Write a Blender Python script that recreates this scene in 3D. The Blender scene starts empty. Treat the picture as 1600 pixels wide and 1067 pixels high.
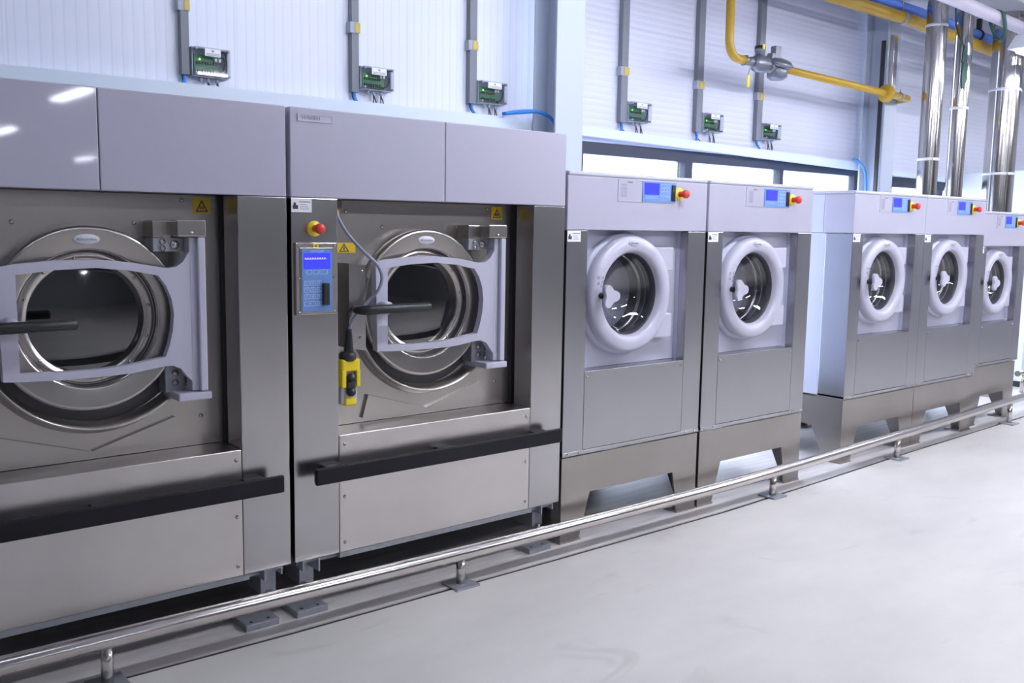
import bpy, bmesh, math, random
from mathutils import Vector, Matrix

random.seed(4)
scene = bpy.context.scene
COL = scene.collection

# ------------------------------------------------------------------ camera
PITCH, YAW, ROLL = 0.1211, 0.6967, 0.0156
cam_data = bpy.data.cameras.new('camera')
cam = bpy.data.objects.new('camera', cam_data)
COL.objects.link(cam)
fw = Vector((math.sin(YAW) * math.cos(PITCH), math.cos(YAW) * math.cos(PITCH), -math.sin(PITCH)))
rt = Vector((math.cos(YAW), -math.sin(YAW), 0))
up = rt.cross(fw)
r2 = math.cos(ROLL) * rt + math.sin(ROLL) * up
u2 = -math.sin(ROLL) * rt + math.cos(ROLL) * up
M = Matrix.Identity(4)
for i in range(3):
    M[i][0], M[i][1], M[i][2] = r2[i], u2[i], -fw[i]
M[0][3], M[1][3], M[2][3] = 0, -3.2907, 1.5462
cam.matrix_world = M
cam_data.sensor_fit = 'HORIZONTAL'
cam_data.sensor_width = 36
cam_data.lens = 1487.95 * 36 / 1600
cam_data.clip_start = 0.05
scene.camera = cam

# ------------------------------------------------------------------ view + world + lights
scene.view_settings.view_transform = 'Standard'
scene.view_settings.look = 'None'
scene.view_settings.gamma = 1
scene.view_settings.use_curve_mapping = False
scene.view_settings.exposure = 0.93

world = bpy.data.worlds.new('sky')
scene.world = world
world.use_nodes = True
bg = world.node_tree.nodes['Background']
bg.inputs['Color'].default_value = (0.80, 0.88, 1.0, 1)
bg.inputs['Strength'].default_value = 4.0

LAMP_E = 58.0       # fluorescent tubes over the machines
HALL_E = 26.0       # fluorescent tubes deep in the hall
DAY_E = 16.0        # daylight at the windows behind the machines


def daylight(x0, x1, z0, z1, y, power, face):
    d = bpy.data.lights.new('daylight', 'AREA')
    d.shape = 'RECTANGLE'
    d.size, d.size_y = x1 - x0, z1 - z0
    d.energy = power
    d.color = (0.62, 0.76, 1.0)
    o = bpy.data.objects.new('daylight', d)
    COL.objects.link(o)
    o.location = ((x0 + x1) / 2, y, (z0 + z1) / 2)
    o.rotation_euler = (-math.pi / 2, 0, 0) if face < 0 else (math.pi / 2, 0, 0)
    return o


# daylight falling in through the windows of the machine wall and of the far hall wall
daylight(4.5, 8.1, 0.4, 2.05, 1.72, DAY_E, -1)
daylight(8.8, 10.6, 0.4, 2.0, 1.72, DAY_E * 0.6, -1)


# ------------------------------------------------------------------ materials
def nodes_of(name):
    m = bpy.data.materials.new(name)
    m.use_nodes = True
    nt = m.node_tree
    return m, nt, nt.nodes['Principled BSDF']


def mat(name, col, rough=0.5, metal=0.0, coat=0.0, noise=0.0, nscale=8.0, coat_rough=0.04, bump=0.0, spec=0.5):
    m, nt, b = nodes_of(name)
    b.inputs['Roughness'].default_value = rough
    b.inputs['Metallic'].default_value = metal
    b.inputs['Coat Weight'].default_value = coat
    b.inputs['Coat Roughness'].default_value = coat_rough
    b.inputs['Specular IOR Level'].default_value = spec
    c = (*col, 1)
    b.inputs['Base Color'].default_value = c
    if noise or bump:
        tc = nt.nodes.new('ShaderNodeTexCoord')
        n = nt.nodes.new('ShaderNodeTexNoise')
        n.inputs['Scale'].default_value = nscale
        n.inputs['Detail'].default_value = 4
        nt.links.new(tc.outputs['Object'], n.inputs['Vector'])
        if noise:
            mx = nt.nodes.new('ShaderNodeMix')
            mx.data_type = 'RGBA'
            mx.inputs['A'].default_value = (*[k * (1 - noise) for k in col], 1)
            mx.inputs['B'].default_value = (*[min(1, k * (1 + noise)) for k in col], 1)
            nt.links.new(n.outputs['Fac'], mx.inputs['Factor'])
            nt.links.new(mx.outputs['Result'], b.inputs['Base Color'])
        if bump:
            bp = nt.nodes.new('ShaderNodeBump')
            bp.inputs['Strength'].default_value = bump
            bp.inputs['Distance'].default_value = 0.01
            nt.links.new(n.outputs['Fac'], bp.inputs['Height'])
            nt.links.new(bp.outputs['Normal'], b.inputs['Normal'])
    return m


def stainless(name, col, rough, brush=(3, 3, 90), vary=0.12, metal=1.0):
    """brushed stainless steel: streaky roughness + a faint cloudy tone"""
    m, nt, b = nodes_of(name)
    b.inputs['Metallic'].default_value = metal
    tc = nt.nodes.new('ShaderNodeTexCoord')
    mp = nt.nodes.new('ShaderNodeMapping')
    mp.inputs['Scale'].default_value = brush
    n = nt.nodes.new('ShaderNodeTexNoise')
    n.inputs['Scale'].default_value = 6
    n.inputs['Detail'].default_value = 5
    nt.links.new(tc.outputs['Object'], mp.inputs['Vector'])
    nt.links.new(mp.outputs['Vector'], n.inputs['Vector'])
    n2 = nt.nodes.new('ShaderNodeTexNoise')
    n2.inputs['Scale'].default_value = 2.2
    n2.inputs['Detail'].default_value = 3
    nt.links.new(tc.outputs['Object'], n2.inputs['Vector'])
    mr = nt.nodes.new('ShaderNodeMapRange')
    mr.inputs['From Min'].default_value = 0.3
    mr.inputs['From Max'].default_value = 0.7
    mr.inputs['To Min'].default_value = rough - 0.008
    mr.inputs['To Max'].default_value = rough + 0.010
    nt.links.new(n.outputs['Fac'], mr.inputs['Value'])
    if brush[0] < 20 and metal > 0.9:
        nt.links.new(mr.outputs['Result'], b.inputs['Roughness'])
    else:
        b.inputs['Roughness'].default_value = rough
    mx = nt.nodes.new('ShaderNodeMix')
    mx.data_type = 'RGBA'
    mx.inputs['A'].default_value = (*[k * (1 - vary) for k in col], 1)
    mx.inputs['B'].default_value = (*[min(1, k * (1 + vary)) for k in col], 1)
    nt.links.new(n2.outputs['Fac'], mx.inputs['Factor'])
    nt.links.new(mx.outputs['Result'], b.inputs['Base Color'])
    return m


def emit(name, col, strength, base=(0.02, 0.02, 0.05)):
    m, nt, b = nodes_of(name)
    b.inputs['Base Color'].default_value = (*base, 1)
    b.inputs['Emission Color'].default_value = (*col, 1)
    b.inputs['Emission Strength'].default_value = strength
    b.inputs['Roughness'].default_value = 0.25
    return m


def clear(name, tint, mixf, rough=0.03):
    """see-through pane: transparent with a glossy face"""
    m, nt, b = nodes_of(name)
    nt.nodes.remove(b)
    out = nt.nodes['Material Output']
    t = nt.nodes.new('ShaderNodeBsdfTransparent')
    t.inputs['Color'].default_value = (*tint, 1)
    g = nt.nodes.new('ShaderNodeBsdfGlossy')
    g.inputs['Roughness'].default_value = rough
    g.inputs['Color'].default_value = (1, 1, 1, 1)
    f = nt.nodes.new('ShaderNodeLayerWeight')
    pw = nt.nodes.new('ShaderNodeMath')
    pw.operation = 'POWER'
    pw.inputs[1].default_value = 5.0
    nt.links.new(f.outputs['Facing'], pw.inputs[0])
    ff = nt.nodes.new('ShaderNodeMath')
    ff.operation = 'MULTIPLY_ADD'
    ff.inputs[1].default_value = 0.9
    ff.inputs[2].default_value = 0.03 + mixf
    nt.links.new(pw.outputs[0], ff.inputs[0])
    s = nt.nodes.new('ShaderNodeMixShader')
    nt.links.new(ff.outputs[0], s.inputs['Fac'])
    nt.links.new(t.outputs[0], s.inputs[1])
    nt.links.new(g.outputs[0], s.inputs[2])
    nt.links.new(s.outputs[0], out.inputs['Surface'])
    return m


def ribbed(name, col, axis, pitch, joint, depth=0.35):
    """sandwich panel: fine parallel grooves along one axis plus wider panel joints"""
    m, nt, b = nodes_of(name)
    b.inputs['Roughness'].default_value = 0.38
    tc = nt.nodes.new('ShaderNodeTexCoord')
    sp = nt.nodes.new('ShaderNodeSeparateXYZ')
    nt.links.new(tc.outputs['Object'], sp.inputs[0])

    def M_(op, a, bb=None):
        n = nt.nodes.new('ShaderNodeMath')
        n.operation = op
        for i, v in enumerate((a, bb)):
            if v is None:
                continue
            if isinstance(v, (int, float)):
                n.inputs[i].default_value = v
            else:
                nt.links.new(v, n.inputs[i])
        return n.outputs[0]
    c = sp.outputs['XYZ'.index(axis)]
    p = M_('FRACT', M_('DIVIDE', c, pitch))
    tri = M_('ABSOLUTE', M_('SUBTRACT', p, 0.5))          # 0 mid .. 0.5 at groove
    g = M_('GREATER_THAN', tri, 0.42)
    q = M_('FRACT', M_('DIVIDE', c, joint))
    j = M_('GREATER_THAN', M_('ABSOLUTE', M_('SUBTRACT', q, 0.5)), 0.5 - 0.004 / joint)
    h = M_('SUBTRACT', M_('MULTIPLY', M_('SUBTRACT', 0.5, tri), 1.0), M_('MULTIPLY', j, 1.0))
    bp = nt.nodes.new('ShaderNodeBump')
    bp.inputs['Strength'].default_value = depth
    bp.inputs['Distance'].default_value = 0.006
    nt.links.new(h, bp.inputs['Height'])
    nt.links.new(bp.outputs['Normal'], b.inputs['Normal'])
    mx = nt.nodes.new('ShaderNodeMix')
    mx.data_type = 'RGBA'
    mx.inputs['A'].default_value = (*col, 1)
    mx.inputs['B'].default_value = (*[k * 0.90 for k in col], 1)
    mxf = M_('MINIMUM', M_('ADD', M_('MULTIPLY', g, 0.7), M_('MULTIPLY', j, 1.0)), 1.0)
    nt.links.new(mxf, mx.inputs['Factor'])
    nt.links.new(mx.outputs['Result'], b.inputs['Base Color'])
    return m


def floor_mat(name, c0, c1, stain, scale, stretch=(1, 1, 1), rough=0.45):
    m, nt, b = nodes_of(name)
    b.inputs['Roughness'].default_value = rough
    tc = nt.nodes.new('ShaderNodeTexCoord')
    mp = nt.nodes.new('ShaderNodeMapping')
    mp.inputs['Scale'].default_value = stretch
    nt.links.new(tc.outputs['Object'], mp.inputs['Vector'])
    n = nt.nodes.new('ShaderNodeTexNoise')
    n.inputs['Scale'].default_value = scale
    n.inputs['Detail'].default_value = 6
    n.inputs['Roughness'].default_value = 0.62
    nt.links.new(mp.outputs['Vector'], n.inputs['Vector'])
    r = nt.nodes.new('ShaderNodeValToRGB')
    r.color_ramp.elements[0].position = 0.32
    r.color_ramp.elements[0].color = (*c0, 1)
    r.color_ramp.elements[1].position = 0.66
    r.color_ramp.elements[1].color = (*c1, 1)
    nt.links.new(n.outputs['Fac'], r.inputs['Fac'])
    n2 = nt.nodes.new('ShaderNodeTexNoise')
    n2.inputs['Scale'].default_value = scale * 2.7
    n2.inputs['Detail'].default_value = 8
    n2.inputs['Distortion'].default_value = 1.2
    nt.links.new(mp.outputs['Vector'], n2.inputs['Vector'])
    r2_ = nt.nodes.new('ShaderNodeValToRGB')
    r2_.color_ramp.elements[0].position = 0.62
    r2_.color_ramp.elements[0].color = (0, 0, 0, 1)
    r2_.color_ramp.elements[1].position = 0.80
    r2_.color_ramp.elements[1].color = (0.8, 0.8, 0.8, 1)
    nt.links.new(n2.outputs['Fac'], r2_.inputs['Fac'])
    mx = nt.nodes.new('ShaderNodeMix')
    mx.data_type = 'RGBA'
    mx.inputs['B'].default_value = (*stain, 1)
    nt.links.new(r2_.outputs['Color'], mx.inputs['Factor'])
    nt.links.new(r.outputs['Color'], mx.inputs['A'])
    nt.links.new(mx.outputs['Result'], b.inputs['Base Color'])
    bp = nt.nodes.new('ShaderNodeBump')
    bp.inputs['Strength'].default_value = 0.06
    bp.inputs['Distance'].default_value = 0.01
    nt.links.new(n2.outputs['Fac'], bp.inputs['Height'])
    nt.links.new(bp.outputs['Normal'], b.inputs['Normal'])
    return m


PAINT = mat('lavender_grey_paint', (0.46, 0.45, 0.555), 0.36, coat=0.9, noise=0.02, nscale=30)
PAINT_LIGHT = mat('pale_lavender_paint', (0.52, 0.515, 0.62), 0.35, coat=0.25)
PAINT_SIDE = mat('pale_blue_side_paint', (0.55, 0.57, 0.70), 0.4)
STEEL_V = stainless('brushed_steel_vertical', (0.48, 0.465, 0.47), 0.24, brush=(60, 60, 1.5))
STEEL_H = stainless('brushed_steel_horizontal', (0.64, 0.61, 0.595), 0.30, brush=(1.5, 60, 60), vary=0.18)
STEEL_PLATE = stainless('satin_steel_plate', (0.47, 0.44, 0.41), 0.27, brush=(2, 60, 60), metal=0.78)
STEEL_RING = stainless('turned_steel', (0.50, 0.47, 0.445), 0.25, brush=(8, 8, 8), vary=0.05)
STEEL_SMALL = stainless('grey_brushed_steel', (0.415, 0.415, 0.435), 0.27, brush=(60, 60, 1.5), vary=0.06)
STEEL_PLINTH = stainless('dull_plinth_steel', (0.37, 0.345, 0.32), 0.33, brush=(4, 4, 4), vary=0.14)
STEEL_TUBE = stainless('polished_tube_steel', (0.64, 0.60, 0.57), 0.18, brush=(1, 40, 40), vary=0.05)
STEEL_DUCT = stainless('spiral_duct_steel', (0.48, 0.465, 0.46), 0.15, brush=(10, 10, 1), vary=0.06)
GALV = mat('galvanised_steel', (0.40, 0.42, 0.46), 0.5, metal=0.6, noise=0.2, nscale=40)
SCREW = mat('screw_steel', (0.55, 0.53, 0.52), 0.25, metal=1)
BLACK_BAR = mat('black_bumper_plastic', (0.010, 0.010, 0.014), 0.55, spec=0.25)
BLACK = mat('black_plastic', (0.02, 0.02, 0.022), 0.4)
DARK = mat('dark_cavity_paint_and_shade', (0.03, 0.03, 0.034), 0.7)
RUBBER_AND_SHADE = mat('rubber_seal_and_shade', (0.04, 0.04, 0.05), 0.45)  # gasket rubber; also colours the shade crescent under the large doors
GLASS_BIG = clear('smoked_door_glass', (0.30, 0.30, 0.32), 0.13, 0.05)
GLASS_SMALL = clear('clear_door_glass', (0.60, 0.61, 0.63), 0.07)
PANE = clear('window_pane', (0.95, 0.97, 1.0), 0.0)
COVER = clear('clear_box_cover', (0.86, 0.88, 0.9), 0.0, 0.04)
DRUM = mat('drum_steel', (0.20, 0.20, 0.21), 0.35, metal=1)
YELLOW = mat('yellow_plastic', (0.86, 0.66, 0.02), 0.35)
YELLOW_PIPE = mat('yellow_gas_paint', (0.50, 0.31, 0.025), 0.35, noise=0.06, nscale=6)
YELLOW_SIGN = mat('yellow_sign_vinyl', (0.75, 0.52, 0.02), 0.5)
RED = mat('red_button_plastic', (0.70, 0.045, 0.03), 0.35)
KEYPAD_BLUE = mat('blue_keypad_foil', (0.14, 0.28, 0.62), 0.4)
KEY_LINE = mat('pale_key_print', (0.62, 0.74, 0.95), 0.5)
SCREEN = emit('blue_lcd_screen', (0.03, 0.04, 1.0), 0.75)
SCREEN_TEXT = emit('screen_text', (0.45, 0.35, 1.0), 1.2)
WHITE = mat('white_print', (0.85, 0.85, 0.88), 0.5)
GREY_PRINT = mat('grey_print', (0.28, 0.28, 0.36), 0.5)
DARK_PRINT = mat('dark_print', (0.04, 0.04, 0.06), 0.5)
BADGE = mat('badge_plate', (0.66, 0.67, 0.74), 0.3)
TRUNK = mat('grey_trunking', (0.20, 0.215, 0.25), 0.5)
BOXGREY = mat('pale_box_plastic', (0.40, 0.42, 0.50), 0.5)
PCB = mat('green_circuit_board', (0.025, 0.16, 0.07), 0.45, noise=0.3, nscale=60)
LED = emit('green_led', (0.3, 1.0, 0.05), 1.6)
CABLE_BLUE = mat('blue_cable_sheath', (0.03, 0.24, 0.72), 0.4)
CABLE_BLACK = mat('black_cable_sheath', (0.03, 0.03, 0.04), 0.45)
CABLE_GREY = mat('grey_cable_sheath', (0.24, 0.26, 0.36), 0.35)
BLUE_PIPE = mat('blue_air_pipe', (0.10, 0.22, 0.74), 0.35)
WHITE_PIPE = mat('pale_lilac_pipe', (0.54, 0.51, 0.62), 0.35)
ALU = mat('cast_aluminium', (0.22, 0.23, 0.27), 0.42, metal=0.7, noise=0.12, nscale=30)
GREEN_STRAP = mat('dark_green_strap', (0.014, 0.07, 0.06), 0.6)
WALL_V = ribbed('white_panel_vertical_ribs', (0.72, 0.75, 0.87), 'X', 0.052, 1.06, 0.16)
WALL_H = ribbed('white_panel_horizontal_ribs', (0.66, 0.68, 0.80), 'Z', 0.044, 0.98)
COLUMN = mat('pale_blue_column_paint', (0.52, 0.57, 0.67), 0.45)
TRIM = mat('pale_blue_trim', (0.66, 0.74, 0.86), 0.4)
FRAME = mat('dark_blue_window_frame', (0.018, 0.025, 0.05), 0.5)
CEIL = mat('grey_ceiling_deck', (0.42, 0.43, 0.48), 0.6, noise=0.05, nscale=3)
HALL = mat('hall_wall', (0.46, 0.46, 0.50), 0.6, noise=0.06, nscale=0.8)
FLOOR = floor_mat('pale_concrete', (0.61, 0.585, 0.56), (0.74, 0.71, 0.67), (0.53, 0.48, 0.43), 1.1, (0.6, 1.2, 1))
STRIP = floor_mat('streaky_concrete', (0.56, 0.53, 0.515), (0.74, 0.70, 0.68), (0.44, 0.40, 0.385), 5.0, (0.35, 4.0, 1))
TUBE_LIGHT = emit('fluorescent_tube', (0.89, 0.91, 1.0), LAMP_E, (0.8, 0.8, 0.8))
TUBE_HALL = emit('fluorescent_tube_far', (0.85, 0.895, 1.0), HALL_E, (0.8, 0.8, 0.8))
TUBE_WALL = emit('fluorescent_tube_wall_side', (0.78, 0.85, 1.0), HALL_E * 0.32, (0.8, 0.8, 0.8))
LAMP_BODY = mat('white_lamp_housing', (0.6, 0.61, 0.66), 0.4)
WHITE_CAB = mat('white_cabinet_paint', (0.72, 0.76, 0.84), 0.4)


# ------------------------------------------------------------------ mesh helpers
class MB:
    def __init__(self):
        self.bm = bmesh.new()
        self.mi = 0

    def _mark(self, faces, smooth=False):
        for f in faces:
            f.material_index = self.mi
            f.smooth = smooth

    def box(self, x0, x1, y0, y1, z0, z1, bev=0.0, seg=2):
        b = bmesh.new()
        r = bmesh.ops.create_cube(b, size=1)
        for v in b.verts:
            v.co.x = x0 + (v.co.x + 0.5) * (x1 - x0)
            v.co.y = y0 + (v.co.y + 0.5) * (y1 - y0)
            v.co.z = z0 + (v.co.z + 0.5) * (z1 - z0)
        if bev:
            bmesh.ops.bevel(b, geom=list(b.edges), offset=bev, segments=seg, profile=0.5, affect='EDGES')
        self._merge(b, False)
        return self

    def _merge(self, b, smooth):
        mp = {}
        for v in b.verts:
            mp[v] = self.bm.verts.new(v.co)
        out = []
        for f in b.faces:
            try:
                nf = self.bm.faces.new([mp[v] for v in f.verts])
            except ValueError:
                continue
            nf.material_index = self.mi
            nf.smooth = smooth or f.smooth
            out.append(nf)
        b.free()
        return out

    def tube(self, pts, r, n=12, cap=True, smooth=True):
        pts = [Vector(p) for p in pts]
        rings = []
        prev = None
        for i, p in enumerate(pts):
            if i == 0:
                t = pts[1] - pts[0]
            elif i == len(pts) - 1:
                t = pts[-1] - pts[-2]
            else:
                t = (pts[i + 1] - p).normalized() + (p - pts[i - 1]).normalized()
            t.normalize()
            if prev is None:
                a = Vector((0, 0, 1)) if abs(t.z) < 0.9 else Vector((0, 1, 0))
                nx = a.cross(t).normalized()
            else:
                nx = (prev - t * prev.dot(t)).normalized()
            prev = nx
            ny = t.cross(nx)
            rr = r[i] if isinstance(r, (list, tuple)) else r
            rings.append([self.bm.verts.new(p + rr * (math.cos(2 * math.pi * k / n) * nx + math.sin(2 * math.pi * k / n) * ny)) for k in range(n)])
        fs = []
        for a, b in zip(rings, rings[1:]):
            for k in range(n):
                fs.append(self.bm.faces.new((a[k], a[(k + 1) % n], b[(k + 1) % n], b[k])))
        self._mark(fs, smooth)
        if cap:
            c = [self.bm.faces.new(list(reversed(rings[0]))), self.bm.faces.new(rings[-1])]
            self._mark(c, False)
        return self

    def cyl(self, p0, p1, r, n=20, r1=None):
        return self.tube([p0, p1], [r, r if r1 is None else r1], n)

    def lathe(self, c, prof, n=48, axis='y', a0=0.0, a1=2 * math.pi, sx=1.0, sz=1.0):
        """prof: list of (radius, offset along axis); revolved about the axis through c"""
        full = abs(a1 - a0 - 2 * math.pi) < 1e-6
        k = n if full else n + 1
        rings = []
        for i in range(k):
            a = a0 + (a1 - a0) * i / n
            ring = []
            for (r, o) in prof:
                if axis == 'y':
                    co = (c[0] + r * math.cos(a) * sx, c[1] + o, c[2] + r * math.sin(a) * sz)
                elif axis == 'z':
                    co = (c[0] + r * math.cos(a), c[1] + r * math.sin(a), c[2] + o)
                else:
                    co = (c[0] + o, c[1] + r * math.cos(a), c[2] + r * math.sin(a))
                ring.append(self.bm.verts.new(co))
            rings.append(ring)
        fs = []
        for i in range(n if full else k - 1):
            A, B = rings[i], rings[(i + 1) % k]
            for j in range(len(prof) - 1):
                fs.append(self.bm.faces.new((A[j], B[j], B[j + 1], A[j + 1])))
        self._mark(fs, True)
        return self

    def prism(self, poly, y0, y1, axis='y', smooth=False):
        """extrude a polygon given in (x,z) along y (axis 'y'), in (y,z) along x ('x'), in (x,y) along z ('z')"""
        def P(p, t):
            return (p[0], t, p[1]) if axis == 'y' else (t, p[0], p[1]) if axis == 'x' else (p[0], p[1], t)
        a = [self.bm.verts.new(P(p, y0)) for p in poly]
        b = [self.bm.verts.new(P(p, y1)) for p in poly]
        fs = [self.bm.faces.new(a), self.bm.faces.new(list(reversed(b)))]
        self._mark(fs, False)
        n = len(poly)
        sf = [self.bm.faces.new((a[i], b[i], b[(i + 1) % n], a[(i + 1) % n])) for i in range(n)]
        self._mark(sf, smooth)
        return self

    def bars(self, outer, inner, y0, y1):
        """closed strip between two polylines of equal length (x,z), extruded along y"""
        n = len(outer)
        vs = [[self.bm.verts.new((p[0], t, p[1])) for p in line] for t in (y0, y1) for line in (outer, inner)]
        o0, i0, o1, i1 = vs
        fs = []
        for k in range(n - 1):
            fs += [self.bm.faces.new((o0[k], o0[k + 1], i0[k + 1], i0[k])), self.bm.faces.new((o1[k], i1[k], i1[k + 1], o1[k + 1])),
                   self.bm.faces.new((o0[k], o1[k], o1[k + 1], o0[k + 1])), self.bm.faces.new((i0[k], i0[k + 1], i1[k + 1], i1[k]))]
        for k in (0, n - 1):
            fs.append(self.bm.faces.new((o0[k], i0[k], i1[k], o1[k])))
        self._mark(fs, False)
        return self

    def plate_hole(self, x0, x1, z0, z1, y0, y1, c, r, n=64):
        """rectangular plate with a round hole"""
        def hit(a):
            dx, dz = math.cos(a), math.sin(a)
            t = 1e9
            if dx > 1e-9: t = min(t, (x1 - c[0]) / dx)
            if dx < -1e-9: t = min(t, (x0 - c[0]) / dx)
            if dz > 1e-9: t = min(t, (z1 - c[1]) / dz)
            if dz < -1e-9: t = min(t, (z0 - c[1]) / dz)
            return (c[0] + dx * t, c[1] + dz * t)
        ang = sorted([2 * math.pi * i / n for i in range(n)] + [math.atan2(z - c[1], x - c[0]) % (2 * math.pi) for x in (x0, x1) for z in (z0, z1)])
        k = len(ang)
        I = [(c[0] + r * math.cos(a), c[1] + r * math.sin(a)) for a in ang]
        O = [hit(a) for a in ang]
        V = {}
        for nm, L in (('i', I), ('o', O)):
            for t, y in ((0, y0), (1, y1)):
                V[nm, t] = [self.bm.verts.new((p[0], y, p[1])) for p in L]
        fs = []
        for j in range(k):
            q = (j + 1) % k
            fs += [self.bm.faces.new((V['i', 0][j], V['i', 0][q], V['o', 0][q], V['o', 0][j])),
                   self.bm.faces.new((V['i', 1][j], V['o', 1][j], V['o', 1][q], V['i', 1][q])),
                   self.bm.faces.new((V['i', 0][j], V['i', 1][j], V['i', 1][q], V['i', 0][q])),
                   self.bm.faces.new((V['o', 0][j], V['o', 0][q], V['o', 1][q], V['o', 1][j]))]
        self._mark(fs, False)
        return self

    def disc(self, c, r, y, n=40, sx=1.0, sz=1.0):
        v = [self.bm.verts.new((c[0] + sx * r * math.cos(2 * math.pi * i / n), y, c[1] + sz * r * math.sin(2 * math.pi * i / n))) for i in range(n)]
        self._mark([self.bm.faces.new(v)], False)
        return self

    def frame(self, x0, x1, z0, z1, y0, y1, t):
        self.box(x0, x1, y0, y1, z0, z0 + t)
        self.box(x0, x1, y0, y1, z1 - t, z1)
        self.box(x0, x0 + t, y0, y1, z0 + t, z1 - t)
        self.box(x1 - t, x1, y0, y1, z0 + t, z1 - t)
        return self

    def text(self, s, x, z, y, h, align='CENTER', depth=0.0006):
        """raised lettering on a face that looks towards -y"""
        cu = bpy.data.curves.new('lettering', 'FONT')
        cu.body = s
        cu.size = h
        cu.align_x = align
        cu.align_y = 'CENTER'
        cu.extrude = depth
        ob = bpy.data.objects.new('lettering', cu)
        COL.objects.link(ob)
        dg = bpy.context.evaluated_depsgraph_get()
        me = bpy.data.meshes.new_from_object(ob.evaluated_get(dg))
        b = bmesh.new()
        b.from_mesh(me)
        for v in b.verts:
            X, Yy, Zz = v.co
            v.co = (x + X, y - Zz, z + Yy)
        self._merge(b, False)
        bpy.data.objects.remove(ob)
        bpy.data.curves.remove(cu)
        bpy.data.meshes.remove(me)
        return self

    def build(self, name, mats, parent=None, label=None, flip=True):
        if not isinstance(mats, (list, tuple)):
            mats = [mats]
        if flip:
            bmesh.ops.recalc_face_normals(self.bm, faces=list(self.bm.faces))
        me = bpy.data.meshes.new(name)
        self.bm.to_mesh(me)
        self.bm.free()
        for m in mats:
            me.materials.append(m)
        o = bpy.data.objects.new(name, me)
        COL.objects.link(o)
        if parent:
            o.parent = parent
        if label:
            o['label'] = label
        return o


def thing(name, label, cat, loc, group=None):
    o = bpy.data.objects.new(name, None)
    o.empty_display_size = 0.1
    COL.objects.link(o)
    o.location = loc
    o['label'] = label
    o['category'] = cat
    if group:
        o['group'] = group
    return o


def tag(o, label, cat, group=None):
    o['label'] = label
    o['category'] = cat
    if group:
        o['group'] = group
    return o


def struct(name, mb, m):
    o = mb.build(name, m)
    o['kind'] = 'structure'
    return o


def smooth_path(pts, sub=6):
    """Catmull-Rom through the points"""
    P = [Vector(p) for p in pts]
    P = [P[0] * 2 - P[1]] + P + [P[-1] * 2 - P[-2]]
    out = []
    for i in range(1, len(P) - 2):
        a, b, c, d = P[i - 1:i + 3]
        for k in range(sub):
            t = k / sub
            out.append(0.5 * ((2 * b) + (c - a) * t + (2 * a - 5 * b + 4 * c - d) * t * t + (3 * b - a - 3 * c + d) * t ** 3))
    out.append(P[-2])
    return out


def screw(parent, x, z, y, r=0.006, name='screw'):
    mb = MB()
    mb.lathe((x, y, z), [(0.0005, -0.005), (r * 0.7, -0.0045), (r, -0.001), (r, 0.0)], n=12)
    return mb.build(name, SCREW, parent)


# ------------------------------------------------------------------ setting: floor
XL, XR, YB, YW, ZC = -5.0, 13.2, -24.0, 1.5, 3.55
JOINT = [(-5, -0.09), (0.9, -0.095), (1.6, -0.12), (2.9, -0.135), (4.2, -0.14), (5.2, -0.10), (6.4, -0.04), (8.5, 0.03), (13.2, 0.10)]
mb = MB()
mb.prism([(XL, YB)] + [(XR, YB)] + [(p[0], p[1] - 0.013) for p in reversed(JOINT)], -0.2, 0.0, axis='z')
struct('floor', mb, FLOOR)
mb = MB()
mb.prism([(p[0], p[1] + 0.013) for p in JOINT] + [(XR, 2.6), (XL, 2.6)], -0.2, 0.0, axis='z')
struct('floor_back', mb, STRIP)
mb = MB()
for a, b in zip(JOINT, JOINT[1:]):
    mb.prism([(a[0], a[1] - 0.013), (b[0], b[1] - 0.013), (b[0], b[1] + 0.013), (a[0], a[1] + 0.013)], -0.2, -0.006, axis='z')
struct('trim_1', mb, DARK)

# setting: walls, ceiling, hall
mb = MB().box(-5.0, 4.16, 1.5, 1.62, 0, ZC)
struct('wall_back', mb, WALL_V)
mb = MB()
mb.box(4.28, 8.20, 1.5, 1.62, 2.13, ZC)
mb.box(4.28, 4.60, 1.5, 1.62, 0.0, 2.13)
mb.box(8.14, 8.20, 1.5, 1.62, 0.0, 2.13)
mb.box(4.60, 8.14, 1.5, 1.62, 0.0, 0.25)
struct('wall_back', mb, WALL_H)
mb = MB()
mb.box(8.38, 13.2, 1.5, 1.62, 2.07, ZC)
mb.box(8.38, 8.74, 1.5, 1.62, 0.0, 2.07)
mb.box(10.66, 11.42, 1.5, 1.62, 0.0, 2.07)
mb.box(11.95, 13.2, 1.5, 1.62, 0.0, 2.07)
mb.box(8.74, 10.66, 1.5, 1.62, 0.0, 0.25)
mb.box(11.42, 11.95, 1.5, 1.62, 0.0, 0.25)
struct('wall_back', mb, WALL_H)
struct('wall_left', MB().box(XL - 0.12, XL, YB, 1.62, 0, ZC), HALL)
struct('wall_right', MB().box(XR, XR + 0.12, YB, 1.62, 0, ZC), HALL)
struct('wall_front', MB().box(XL, XR, YB - 0.12, YB, 0, ZC), HALL)
mb = MB().box(XL - 0.12, XR + 0.12, YB - 0.12, 1.62, ZC, ZC + 0.12)
for i in range(58):
    y = 1.3 - i * 0.42
    mb.box(XL, XR, y - 0.015, y + 0.015, ZC - 0.025, ZC - 0.001)
struct('ceiling', mb, CEIL)


def trim(name, pts, y0, y1, m):
    """moulding strip: (x, z_low, z_high) at both ends"""
    (xa, la, ha), (xb, lb, hb) = pts
    return struct(name, MB().prism([(xa, la), (xb, lb), (xb, hb), (xa, ha)], y0, y1), m)


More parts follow.
